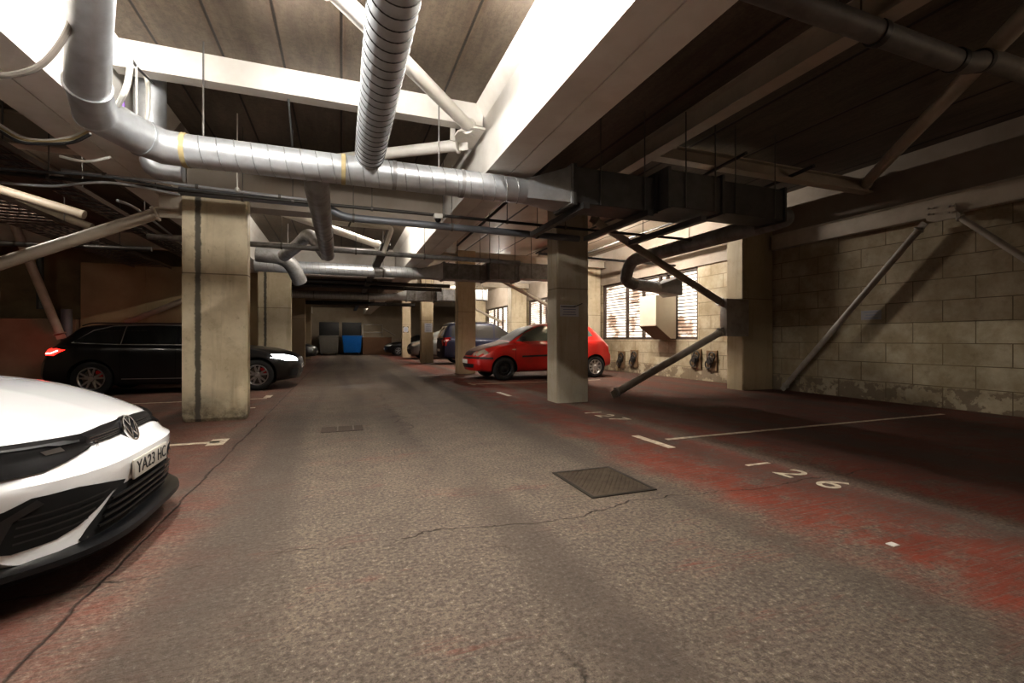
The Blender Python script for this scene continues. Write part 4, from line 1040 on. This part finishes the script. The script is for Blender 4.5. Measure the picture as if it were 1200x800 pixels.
HL = [(-.37, .592), (-.50, .572), (-.62, .545), (-.80, .540), (-.80, .672), (-.62, .662), (-.45, .655), (-.37, .652)]
for sg in (1, -1):
    hl = [(sg*a, b) for a, b in HL]
    h_ = g.decal('headlight', hl, 'F', mat('smoked_lamp_cover', (.005, .004, .004), .6), off=.010, grid=.018)
    g.decal('lens_unit', [(sg*a, b) for a, b in ((-.50, .60), (-.57, .598), (-.58, .625), (-.51, .628))], 'F', mat('lamp_lens', (.05, .042, .036), .5), off=.014, parent=h_)
    g.strip('light_strip', [(sg*-.42, .634), (sg*-.62, .640), (sg*-.74, .646)], .008, 'F', mat('led_grey', (.03, .03, .03), .6), off=.014, parent=h_)
    # corner intake
    si = g.decal('corner_intake', [(sg*a, b) for a, b in ((-.26, .405), (-.40, .432), (-.55, .458), (-.68, .460), (-.765, .41), (-.79, .29), (-.70, .250), (-.59, .255), (-.50, .288), (-.42, .335), (-.35, .378), (-.27, .383))], 'F', HOLE, off=.004, grid=.03)
    for i in range(4):
        z = .40-.032*i; g.strip('vane', [(sg*-.40-sg*.03*i, z), (sg*-.55, z-.008), (sg*-.70, z-.012)], .008, 'F', MBLACK, off=.014, parent=si)
    g.strip('vane', [(sg*-.66, .44), (sg*-.72, .39), (sg*-.74, .30)], .03, 'F', MBLACK, off=.010, parent=si)
gb = g.decal('light_bar', [(-.38, .598), (-.2, .598), (0, .598), (.2, .598), (.38, .598), (.38, .652), (.2, .660), (0, .662), (-.2, .660), (-.38, .652)], 'F', mat('bar_black', (.012, .011, .011), .4), off=.010, grid=.02)
for i in range(3): g.strip('bar_rib', [(-.36, .608+.012*i), (0, .609+.012*i), (.36, .608+.012*i)], .003, 'F', mat('bar_chrome', (.22, .22, .23), .25, .9), off=.013, parent=gb)
# badge plate (emblem drawn as ring with V over W)
eb = thing('x', '', '') ; bpy.data.objects.remove(eb)
h, nrm, _, _ = g.bvh.ray_cast(Vector((9, 0, .61)), Vector((-1, 0, 0)))
bm = nb(); RE = .072
tilt = Matrix.Translation(h+Vector((.004, 0, 0))) @ Matrix.Rotation(math.radians(-22), 4, 'Y')
lathe(bm, [(0, .0), (RE+.006, 0), (RE+.006, .016), (RE-.004, .022), (0, .018)], 40, 'x', 0, tilt)
emb = finish('emblem', bm, BLACK, g.root)
bm = nb(); lathe(bm, [(RE-.007, .018), (RE-.006, .026), (RE+.002, .026), (RE+.003, .018)], 40, 'x', 0, tilt)
def bar2(bm, a, b, w, M):
    a, b = Vector(a), Vector(b); d = (b-a).normalized(); n = Vector((-d.y, d.x))*w/2
    q = [a+n, a-n, b-n, b+n]; A = [bm.verts.new(M @ Vector((.026, y, z))) for y, z in q]; B = [bm.verts.new(M @ Vector((.016, y, z))) for y, z in q]
    bm.faces.new(A); bm.faces.new(B[::-1])
    for i in range(4): bm.faces.new((A[i], A[(i+1) % 4], B[(i+1) % 4], B[i]))
for sg in (-1, 1):
    bar2(bm, (sg*.028, .058), (sg*.0, .010), .008, tilt); bar2(bm, (sg*.060, .030), (sg*.028, -.056), .008, tilt); bar2(bm, (sg*.028, -.056), (0, .0), .008, tilt)
finish('emblem_sign', bm, CHROME, emb)
# R badge beside light bar
h2, _, _, _ = g.bvh.ray_cast(Vector((9, -.33, .60)), Vector((-1, 0, 0)))
o = text_mesh('grille_badge', 'R', .045, CHROME, g.root, .004); o.location = h2+Vector((.012, 0, .0)); o.rotation_euler = (PI/2, 0, PI/2); o['label'] = 'small chrome letter badge'
cg = g.decal('lower_grille', [(-.50, .19), (-.52, .215), (-.35, .365), (-.30, .385), (0, .385), (.30, .385), (.35, .365), (.52, .215), (.50, .19), (0, .19)], 'F', HOLE, off=.004, grid=.035)
for i in range(4):
    z = .352-.036*i; g.strip('grille_slat', [(-.38-.02*i, z), (-.2, z), (0, z), (.2, z), (.38+.02*i, z)], .012, 'F', BLACK, off=.016, parent=cg, thick=.01)
# splitter lip
bm = nb(); rowsA = []
for i in range(41):
    y = -.80+1.6*i/40; xo = L/2+.02-.30*abs(y/.79)**4; rowsA.append([bm.verts.new(p) for p in ((xo-.10, y*.97, .205), (xo-.03, y, .20), (xo+.025, y, .188), (xo+.03, y, .165), (xo-.02, y*.99, .135), (xo-.12, y*.95, .13))])
for a, b in zip(rowsA, rowsA[1:]):
    for j in range(6): bm.faces.new((a[j], a[(j+1) % 6], b[(j+1) % 6], b[j]))
bm.faces.new(rowsA[0]); bm.faces.new(rowsA[-1][::-1])
finish('splitter', bm, BLACK, g.root, ang=50)
pl = g.plate('YA23 HC', (L/2+.004, .438), .46, .098, col=mat('shaded_plate_grey', (.50, .47, .42), .5))  # plate colour greyed to paint in shade, face turned from the light
pl.location.x = .0; pl.rotation_euler = (0, 0, 0)
# shut lines: hood edge and fender crease
for sg in (1, -1):
    g.strip('bonnet_seam', [(L/2-.62, sg*.67), (L/2-.8, sg*.68), (L/2-1.15, sg*.69)], .008, 'T', HOLE, off=.0015, grid=.05)
g.decal('windscreen', [(L/2-1.25, -.60), (L/2-1.25, .60), (L/2-1.88, .50), (L/2-1.88, -.50)], 'T', GLASS)
g.both('side_window', [(L/2-1.6, .93), (L/2-3.3, .95), (L/2-3.15, 1.19), (L/2-2.1, 1.24), (L/2-1.9, 1.16)], GLASS)
g.mirror(L/2-1.45, .9, BLACK)

for _k in ('smoked_lamp_cover', 'bar_black'): MATS[_k].node_tree.nodes['Principled BSDF'].inputs['Specular IOR Level'].default_value = .12
# ---- black estate
BLACKP = mat('black_car_paint', (.006, .006, .007), .3, dirt=(.012, .008, .007), amt=.5, coat=.35)
L = 4.62
audi = Car(dict(L=L, W=.90, loc=(-.86-L/2, 12.05, 0), paint=BLACKP, R=.335, fa=.84, ra=3.68, af=.34, pf=3, ar=.3, twin=True, spokes=5, caliper=True,
    label='black estate car with lit headlight behind the nearest left pillar',
    zt=[(0, .70), (.12, .80), (.5, .90), (1.0, .96), (1.3, 1.0), (1.7, 1.24), (2.1, 1.39), (2.6, 1.44), (3.4, 1.435), (4.05, 1.38), (4.3, 1.20), (4.5, .98), (L, .92)],
    zs=[(0, .62), (.15, .70), (.6, .82), (1.3, .92), (3.4, .96), (4.3, .97), (L, .84)],
    wm=[(0, .80), (.3, .88), (.7, .90), (3.9, .90), (L, .80)],
    wr=[(0, .62), (.4, .66), (1.1, .70), (1.5, .66), (2.1, .58), (3.6, .56), (4.2, .58), (L, .6)],
    zb=[(0, .22), (.5, .17), (3.9, .18), (L, .28)],
    nose=[(.15, .12), (.3, .03), (.5, 0), (.62, .01), (.75, .08), (.9, .25)],
    tail=[(.2, .10), (.45, 0), (.62, .02), (.8, .08), (1.0, .14), (1.2, .32), (1.45, .6)]))
A = audi; hx = L/2
CHST = mat('window_chrome', (.45, .43, .41), .4, .3)
A.both('side_window', [(hx-1.42, .985), (hx-2.28, 1.0), (hx-2.28, 1.365), (hx-2.12, 1.35), (hx-1.75, 1.21)], GLASS)
A.both('side_window', [(hx-2.33, 1.0), (hx-3.22, 1.01), (hx-3.20, 1.36), (hx-2.75, 1.378), (hx-2.33, 1.37)], GLASS)
A.both('side_window', [(hx-3.28, 1.01), (hx-3.98, 1.04), (hx-3.72, 1.26), (hx-3.45, 1.345), (hx-3.26, 1.355)], GLASS)
for v in 'RL':
    A.strip('window_trim', [(hx-1.38, .97), (hx-2.3, .985), (hx-3.3, .995), (hx-4.02, 1.03), (hx-3.74, 1.275), (hx-3.45, 1.365), (hx-2.75, 1.395), (hx-2.2, 1.385), (hx-1.75, 1.235), (hx-1.40, 1.0)], .014, v, CHST, off=.006, grid=.05)
    A.strip('pillar_trim', [(hx-3.24, 1.0), (hx-3.23, 1.36)], .016, v, CHST, off=.006, grid=.05)
    A.strip('sill_strip', [(hx-1.3, .30), (hx-3.2, .32)], .012, v, CHST, off=.003, grid=.08)
    for x in (2.0, 3.05): A.strip('door_handle', [(hx-x, .845), (hx-x-.2, .85)], .03, v, BLACKP, off=.02, thick=.015)
side_lines(A, [hx-1.42, hx-2.31, hx-3.22], .28, .97)
A.decal('windscreen', [(hx-1.36, -.66), (hx-1.36, .66), (hx-2.05, .53), (hx-2.05, -.53)], 'T', GLASS)
A.decal('rear_window', [(-.55, 1.06), (.55, 1.06), (.46, 1.32), (-.46, 1.32)], 'B', GLASS)
HLW = mat('lit_headlight', (.9, .92, .95), .2, emit=(.85, .93, 1), es=4)
for sg in (1, -1):
    hh = [(sg*.52, .62), (sg*.52, .70), (sg*.66, .735), (sg*.84, .75), (sg*.88, .70), (sg*.80, .635)]
    A.decal('headlight', hh, 'F', HLW, off=.005)
for v in 'RL':
    A.decal('headlight_side', [(hx-.22, .655), (hx-.16, .72), (hx-.34, .765), (hx-.58, .775), (hx-.50, .71), (hx-.34, .67)], v, HLW, off=.006)
A.decal('grille', [(-.36, .33), (.36, .33), (.42, .5), (.38, .70), (-.38, .70), (-.42, .5)], 'F', MBLACK, off=.005)
A.decal('lower_intake', [(-.75, .3), (-.5, .28), (-.48, .45), (-.72, .47)], 'F', HOLE, off=.004); A.decal('lower_intake', [(.75, .3), (.5, .28), (.48, .45), (.72, .47)], 'F', HOLE, off=.004)
TLR = mat('lit_tail_light', (.5, .01, .01), .2, emit=(1, .015, .01), es=2.5); TLC = mat('tail_light_core', (1, .3, .3), .2, emit=(1, .12, .10), es=8)
for sg in (1, -1):
    A.decal('tail_light', [(sg*.40, .80), (sg*.82, .79), (sg*.86, .90), (sg*.6, .93), (sg*.40, .91)], 'B', TLR, off=.005)
for v in 'RL':
    tl = A.decal('tail_light_side', [(-hx+.10, .79), (-hx+.08, .90), (-hx+.40, .925), (-hx+.50, .90), (-hx+.34, .81)], v, TLR, off=.006)
    A.strip('light_core', [(-hx+.14, .825), (-hx+.3, .83), (-hx+.43, .885)], .025, v, TLC, off=.012, parent=tl)
A.mirror(hx-1.62, .98, BLACKP)
A.plate('', (hx-.01, .50)); 
bm = nb()
for sg in (-1, 1): tube(bm, bend([(hx-2.0, sg*.56, 1.37), (hx-2.1, sg*.56, 1.435), (hx-3.8, sg*.54, 1.425), (hx-3.95, sg*.53, 1.37)], .1), .012, 8)
finish('roof_rails', bm, BLACKP, A.root)

# ---- red hatchback
REDP = mat('red_car_paint', (.52, .018, .014), .3, dirt=(.30, .03, .02), amt=.5, coat=.8)
REDD = mat('dusty_bonnet', (.16, .085, .065), .7, dirt=(.24, .16, .12), amt=.6, scale=6)
L = 4.32
polo = Car(dict(L=L, W=.90, loc=(3.22+L/2, 12.45, 0), rz=PI, paint=REDP, R=.315, fa=.86, ra=3.62, af=.36, pf=2.6, ar=.26, spokes=9, steel_front=True, rim=mat('hub_cap_silver', (.5, .5, .5), .35, .6),
    label='red five-door hatchback with dusty bonnet and windscreen behind the large pillar',
    zt=[(0, .74), (.10, .83), (.4, .92), (.8, 1.0), (1.05, 1.06), (1.35, 1.24), (1.75, 1.46), (2.2, 1.56), (2.8, 1.575), (3.6, 1.53), (3.85, 1.42), (4.15, 1.14), (L, .98)],
    zs=[(0, .66), (.15, .74), (.5, .85), (1.05, .96), (3.0, 1.03), (4.0, 1.08), (L, .90)],
    wm=[(0, .76), (.3, .86), (.7, .90), (3.6, .90), (L, .80)],
    wr=[(0, .56), (.4, .62), (.9, .68), (1.3, .68), (1.9, .60), (3.3, .58), (4.0, .6), (L, .62)],
    zb=[(0, .26), (.5, .20), (3.7, .22), (L, .34)],
    nose=[(.15, .12), (.3, .04), (.45, 0), (.56, .0), (.62, .04), (.8, .14), (1.0, .3)],
    tail=[(.2, .10), (.45, 0), (.66, .0), (.72, .04), (.95, .08), (1.1, .14), (1.4, .36), (1.6, .6)]))
Pq = polo; hx = L/2
Pq.both('side_window', [(hx-1.22, 1.04), (hx-2.22, 1.065), (hx-2.22, 1.485), (hx-1.95, 1.45), (hx-1.5, 1.26)], GLASSG)
Pq.both('side_window', [(hx-2.30, 1.07), (hx-3.12, 1.09), (hx-3.10, 1.47), (hx-2.7, 1.495), (hx-2.30, 1.49)], GLASSG)
Pq.both('side_window', [(hx-3.18, 1.12), (hx-3.62, 1.20), (hx-3.50, 1.40), (hx-3.18, 1.45)], GLASSG)
side_lines(Pq, [hx-1.18, hx-2.26, hx-3.13], .32, 1.03)
Pq.decal('windscreen', [(hx-1.09, -.66), (hx-1.09, .66), (hx-1.82, .56), (hx-1.82, -.56)], 'T', mat('dusty_glass', (.065, .045, .034), .6, dirt=(.11, .08, .06), amt=.5))
Pq.decal('bonnet_dust', [(hx-.24, -.52), (hx-.16, -.3), (hx-.12, 0), (hx-.16, .3), (hx-.24, .52), (hx-.6, .68), (hx-1.03, .74), (hx-1.03, -.74), (hx-.6, -.68)], 'T', REDD, off=.0025)
Pq.decal('rear_window', [(-.55, 1.12), (.55, 1.12), (.48, 1.42), (-.48, 1.42)], 'B', GLASS)
Pq.decal('front_grille', [(-.34, .66), (.34, .66), (.40, .78), (-.40, .78)], 'F', mat('grille_dark', (.05, .03, .03), .6), off=.005)
LMP = mat('dull_headlight', (.50, .42, .34), .15, .3, coat=1)
for v in 'FRL':
    if v == 'F':
        for sg in (1, -1):
            for cy_, cz_, r_ in ((.60, .735, .085), (.46, .70, .055)):
                Pq.decal('headlight', [(sg*(cy_+math.cos(a)*r_), cz_+math.sin(a)*r_*1.05) for a in [2*PI*k/20 for k in range(20)]], 'F', LMP, off=.008)
    else:
        Pq.decal('indicator', [(hx-.33, .69), (hx-.30, .78), (hx-.40, .80), (hx-.44, .76), (hx-.40, .70)], v, LMP, off=.006)
        Pq.strip('bumper_strip', [(hx-.22, .60), (hx-.42, .60), (hx-.54, .60)], .045, v, MBLACK, off=.01, thick=.006)
        Pq.strip('door_moulding', [(hx-1.35, .64), (hx-2.2, .665)], .045, v, MBLACK, off=.012, thick=.008)
        Pq.strip('door_moulding', [(hx-2.32, .668), (hx-3.0, .685)], .045, v, MBLACK, off=.012, thick=.008)
        Pq.strip('sill_moulding', [(hx-1.3, .235), (hx-3.1, .25)], .02, v, mat('sill_grey', (.4, .37, .33), .5), off=.006)
        Pq.strip('side_repeater', [(hx-1.07, .83), (hx-1.17, .832)], .025, v, LMP, off=.008)
        Pq.strip('door_handle', [(hx-1.98, .93), (hx-2.16, .935)], .04, v, REDP, off=.02, thick=.015); Pq.strip('door_handle', [(hx-2.88, .95), (hx-3.06, .955)], .04, v, REDP, off=.02, thick=.015)
        Pq.decal('tail_light', [(-hx+.10, .98), (-hx+.06, 1.12), (-hx+.26, 1.16), (-hx+.24, 1.0)], v, mat('red_lens', (.3, .01, .01), .15, coat=1), off=.006)
Pq.strip('bumper_strip', [(-.70, .60), (-.3, .60), (0, .60), (.3, .60), (.70, .60)], .045, 'F', MBLACK, off=.008)
Pq.decal('lower_intake', [(-.5, .34), (.5, .34), (.55, .44), (-.55, .44)], 'F', MBLACK, off=.005)
Pq.plate('', (hx+.0, .50), .5, .11)
Pq.mirror(hx-1.42, 1.05, MBLACK)
# tyre hub cap is part of the rims already

# ---- dark blue van-like people carrier seen from its rear corner
BLUEP = mat('dark_blue_paint', (.004, .006, .03), .5, dirt=(.014, .012, .014), amt=.5, coat=.15)
DKP = mat('dusty_dark_paint', (.035, .03, .024), .5, dirt=(.07, .06, .045), amt=.6)
def van(label, loc, rz, paint, roof, glass, L=4.5, H=1.88, lights=True):
    V = Car(dict(L=L, W=.92, loc=loc, rz=rz, paint=paint, R=.33, fa=.85, ra=3.6, af=.32, pf=3, ar=.10, pr=4, spokes=7, label=label,
        zt=[(0, .82), (.12, .92), (.5, 1.02), (.9, 1.12), (1.5, 1.5), (2.0, H-.08), (2.5, H), (3.8, H-.01), (4.25, H-.06), (4.4, H-.25), (L, 1.25)],
        zs=[(0, .72), (.15, .8), (.6, .92), (1.1, 1.02), (3.5, 1.10), (4.2, 1.12), (L, 1.05)],
        wm=[(0, .80), (.3, .88), (.7, .92), (4.0, .92), (L, .88)],
        wr=[(0, .6), (.5, .68), (1.0, .76), (2.0, .72), (4.2, .72), (L, .72)],
        zb=[(0, .26), (.5, .2), (3.8, .22), (L, .3)],
        nose=[(.2, .1), (.5, 0), (.7, .02), (.9, .15), (1.1, .3)], tail=[(.2, .06), (.5, 0), (.8, .01), (1.1, .03), (1.5, .10), (1.9, .22)]))
    hx = L/2
    V.both('side_window', [(hx-1.15, 1.12), (hx-2.1, 1.16), (hx-2.1, H-.16), (hx-1.9, H-.2)], glass); V.both('side_window', [(hx-2.18, 1.16), (hx-3.2, 1.18), (hx-3.2, H-.17), (hx-2.18, H-.16)], glass)
    V.both('side_window', [(hx-3.28, 1.19), (hx-4.1, 1.22), (hx-4.05, H-.2), (hx-3.28, H-.18)], glass)
    V.decal('rear_window', [(-.62, 1.15), (.62, 1.15), (.56, H-.2), (-.56, H-.2)], 'B', GLASS); V.decal('windscreen', [(hx-.98, -.66), (hx-.98, .66), (hx-1.9, .60), (hx-1.9, -.60)], 'T', glass)
    side_lines(V, [hx-1.1, hx-2.14, hx-3.24], .3, 1.1)
    for v in 'RL':
        V.decal('tail_light', [(-hx+.03, .82), (-hx+.03, 1.18), (-hx+.16, 1.18), (-hx+.18, .82)], v, mat('red_lens', (.3, .01, .01), .15), off=.008)
        V.decal('headlight_side', [(hx-.3, .78), (hx-.25, .9), (hx-.55, .95), (hx-.45, .82)], v, LMP, off=.006)
    for sg in (1, -1):
        tl = V.decal('tail_light', [(sg*.74, .82), (sg*.88, .82), (sg*.88, 1.18), (sg*.76, 1.18)], 'B', mat('red_lens', (.3, .01, .01), .15), off=.008)
        V.decal('reversing_lens', [(sg*.75, .98), (sg*.87, .98), (sg*.87, 1.08), (sg*.76, 1.08)], 'B', mat('white_lens', (.7, .6, .55), .2), off=.012, parent=tl)
        V.decal('headlight', [(sg*.5, .74), (sg*.8, .78), (sg*.85, .9), (sg*.52, .86)], 'F', LMP, off=.006)
    V.decal('front_grille', [(-.42, .72), (.42, .72), (.42, .86), (-.42, .86)], 'F', MBLACK, off=.005); V.decal('lower_intake', [(-.6, .32), (.6, .32), (.55, .55), (-.55, .55)], 'F', MBLACK, off=.005)
    V.plate('', (hx, .62)); V.plate('', (-hx, .62), front=False)
    V.mirror(hx-1.25, 1.12, MBLACK)
    for sg in (-1, 1):
        bm = nb(); tube(bm, bend([(hx-2.1, sg*.68, H-.09), (hx-2.2, sg*.68, H-.0), (hx-3.9, sg*.67, H-.01), (hx-4.0, sg*.67, H-.09)], .1), .016, 8); finish('roof_rail', bm, MBLACK, V.root)
    return V
bx0 = onY(519, 400, 19.7).x
vb = van('dark blue people carrier, its rear corner showing beside the tan pillar', (bx0+2.25, 20.6-.0, 0), 0, BLUEP, DKP, mat('dusty_window', (.022, .018, .014), .5))
gx0 = onY(477, 400, 26.5).x
van('grey people carrier with dark nose behind the pillar carrying the blue notice', (gx0+2.25, 26.2, 0), PI, mat('silver_grey_paint', (.20, .20, .19), .35, .3, coat=.6), DKP, mat('pale_glass', (.32, .31, .28), .15), H=1.75)
def saloon(label, loc, rz):
    L = 4.4
    S = Car(dict(L=L, W=.88, loc=loc, rz=rz, paint=BLACKP, R=.32, fa=.85, ra=3.5, af=.32, pf=3, spokes=5, label=label,
        zt=[(0, .68), (.12, .78), (.6, .9), (1.2, .98), (1.7, 1.22), (2.2, 1.42), (3.2, 1.42), (3.9, 1.15), (4.2, 1.05), (L, .95)], zs=[(0, .6), (.15, .7), (.6, .8), (1.3, .9), (3.8, .95), (L, .85)],
        wm=[(0, .78), (.3, .86), (.7, .88), (3.8, .88), (L, .8)], wr=[(0, .6), (1.1, .68), (2.0, .57), (3.4, .56), (L, .6)], zb=[(0, .22), (.5, .18), (3.8, .18), (L, .28)],
        nose=[(.15, .1), (.4, 0), (.6, .01), (.8, .12)], tail=[(.2, .1), (.5, 0), (.8, .05), (1.3, .4)]))
    hx = L/2
    S.both('side_window', [(hx-1.4, .97), (hx-2.3, .99), (hx-2.3, 1.34), (hx-1.95, 1.28)], GLASS); S.both('side_window', [(hx-2.36, .99), (hx-3.5, 1.02), (hx-3.1, 1.32), (hx-2.36, 1.34)], GLASS)
    S.decal('windscreen', [(hx-1.25, -.64), (hx-1.25, .64), (hx-2.1, .52), (hx-2.1, -.52)], 'T', GLASS)
    S.pairF('headlight', [(.48, .62), (.8, .64), (.82, .74), (.5, .72)], 'F', mat('saloon_lamp', (.75, .75, .72), .1, .6)); S.decal('front_grille', [(-.4, .4), (.4, .4), (.4, .66), (-.4, .66)], 'F', MBLACK, off=.005)
    S.plate('', (hx, .45)); S.mirror(hx-1.6, .95, BLACKP); return S
sx = onY(372, 410, 27.0).x; saloon('black car nose showing past the brown shaded left pillar', (sx-2.2, 26.8, 0), 0)
sx = onY(449, 410, 33.5).x; saloon('dark saloon parked far back between platform and slim tan pillar', (sx+2.2, 32.6, 0), PI)

# ------------------------------------------------------------------ lights
def zceil(x): return ZC if x < 2.1 else ZC+(x-2.1)*.4/(XR+.3-2.1)
def batten(x, y, power, label, L=1.5, col=(1, .93, .84), drop=0):
    z = zceil(x)-.056-drop
    t = thing('strip_light', label, 'light', (x, y, z))
    bm = nb(); box(bm, (-.035, -L/2, 0), (.035, L/2, .05), .006); finish('housing', bm, CABLEW, t)
    if drop:
        for sy in (-.5, .5): bm = nb(); cyl(bm, (0, sy, .05), (0, sy, drop+.055), .008, 6); finish('hanger_rod', bm, RODM, t)
    A_ = 2*PI*.018*L; tm = mat('lit_tube_%d' % power, (1, 1, 1), .3, emit=col, es=power/(PI*A_))
    bm = nb(); cyl(bm, (0, -L/2+.04, -.028), (0, L/2-.04, -.028), .018, 12); finish('tube', bm, tm, t)
    return t
batten(1.02, 2.5, 150, 'strip light on the ceiling tight against the big white girder', col=(1, .965, .915))
batten(-.95, 3.1, 151, 'strip light on the ceiling beside the left white girder', drop=.2, col=(1, .965, .915))
batten(6.3, 11.0, 330, 'strip light above the red hatchback by the louvred window')
batten(.35, 10.4, 110, 'strip light beyond the nearest cross beam over the aisle', 1.2)
batten(6.3, 18.4, 300, 'strip light above the bay with the blue people carrier')
batten(6.3, 25.4, 260, 'strip light above the bay of the grey people carrier')
batten(1.0, 31.5, 75, 'far strip light over the aisle near the bins')
batten(-4.75, 7.9, 48, 'added dim fill strip light, out of view in the left-hand bay over the black estate', 1.0)  # extra lamp out of view, added to lift the left-hand walls
batten(-4.3, 2.5, 22, 'added unseen fill strip light over the left-hand bays, out by the white car', 1.2)  # unseen lamp added to brighten the dark upper left
batten(6.4, -.4, 9, 'weak added fill strip light hung unseen over the right-hand bays behind the viewer', 1.2, drop=.5)  # out-of-view lamp added as fill for the right-hand pillar and wall
# added fill light behind the viewer's right shoulder, shaped as a wall uplighter
t = thing('fill_uplight', 'added wedge-shaped fill uplighter, unseen on the right wall behind the viewer', 'light', (XR-.02, -1.5, 2.3))
bm = nb(); prism(bm, [(0, 0), (0, .22), (-.2, .22), (-.06, 0)], lambda a, b, d: (a, d-.25, b), .5); finish('housing', bm, CABLEW, t, False)
bm = nb(); box(bm, (-.18, -.23, .222), (-.02, .23, .226)); finish('lens', bm, mat('fill_uplight_lens', (1, 1, 1), .3, emit=(1, .85, .68), es=120), t, False)
# red glow of the tail lamps on the plinth
def spot(loc, tgt, e, col, size, name):
    l = bpy.data.lights.new(name, 'SPOT'); l.energy = e; l.color = col; l.spot_size = size; l.spot_blend = .8; l.shadow_soft_size = .05
    o = bpy.data.objects.new(name, l); COL.objects.link(o); o.location = loc
    d = Vector(tgt)-Vector(loc); o.rotation_euler = d.to_track_quat('-Z', 'Y').to_euler(); return o
spot((-5.62, 13.2, .88), onY(14, 396, 15), 6, (1, .02, .01), .7, 'tail_lamp')
spot((-.80, 11.4, .68), (1.5, 11.3, 0), 22, (.9, .95, 1), 1.1, 'head_lamp')

# ------------------------------------------------------------------ world
w = bpy.data.worlds.new('world'); scene.world = w; w.use_nodes = True; nt = w.node_tree
bg = nt.nodes['Background']; bg.inputs[0].default_value = (1, .97, .92, 1); bg.inputs[1].default_value = 5
scene.view_settings.view_transform = 'Standard'
scene.view_settings.exposure = 1.25
try: scene.view_settings.look = 'Medium High Contrast'
except Exception: pass
scene.cycles.max_bounces = 6; scene.cycles.diffuse_bounces = 4; scene.cycles.sample_clamp_indirect = 6
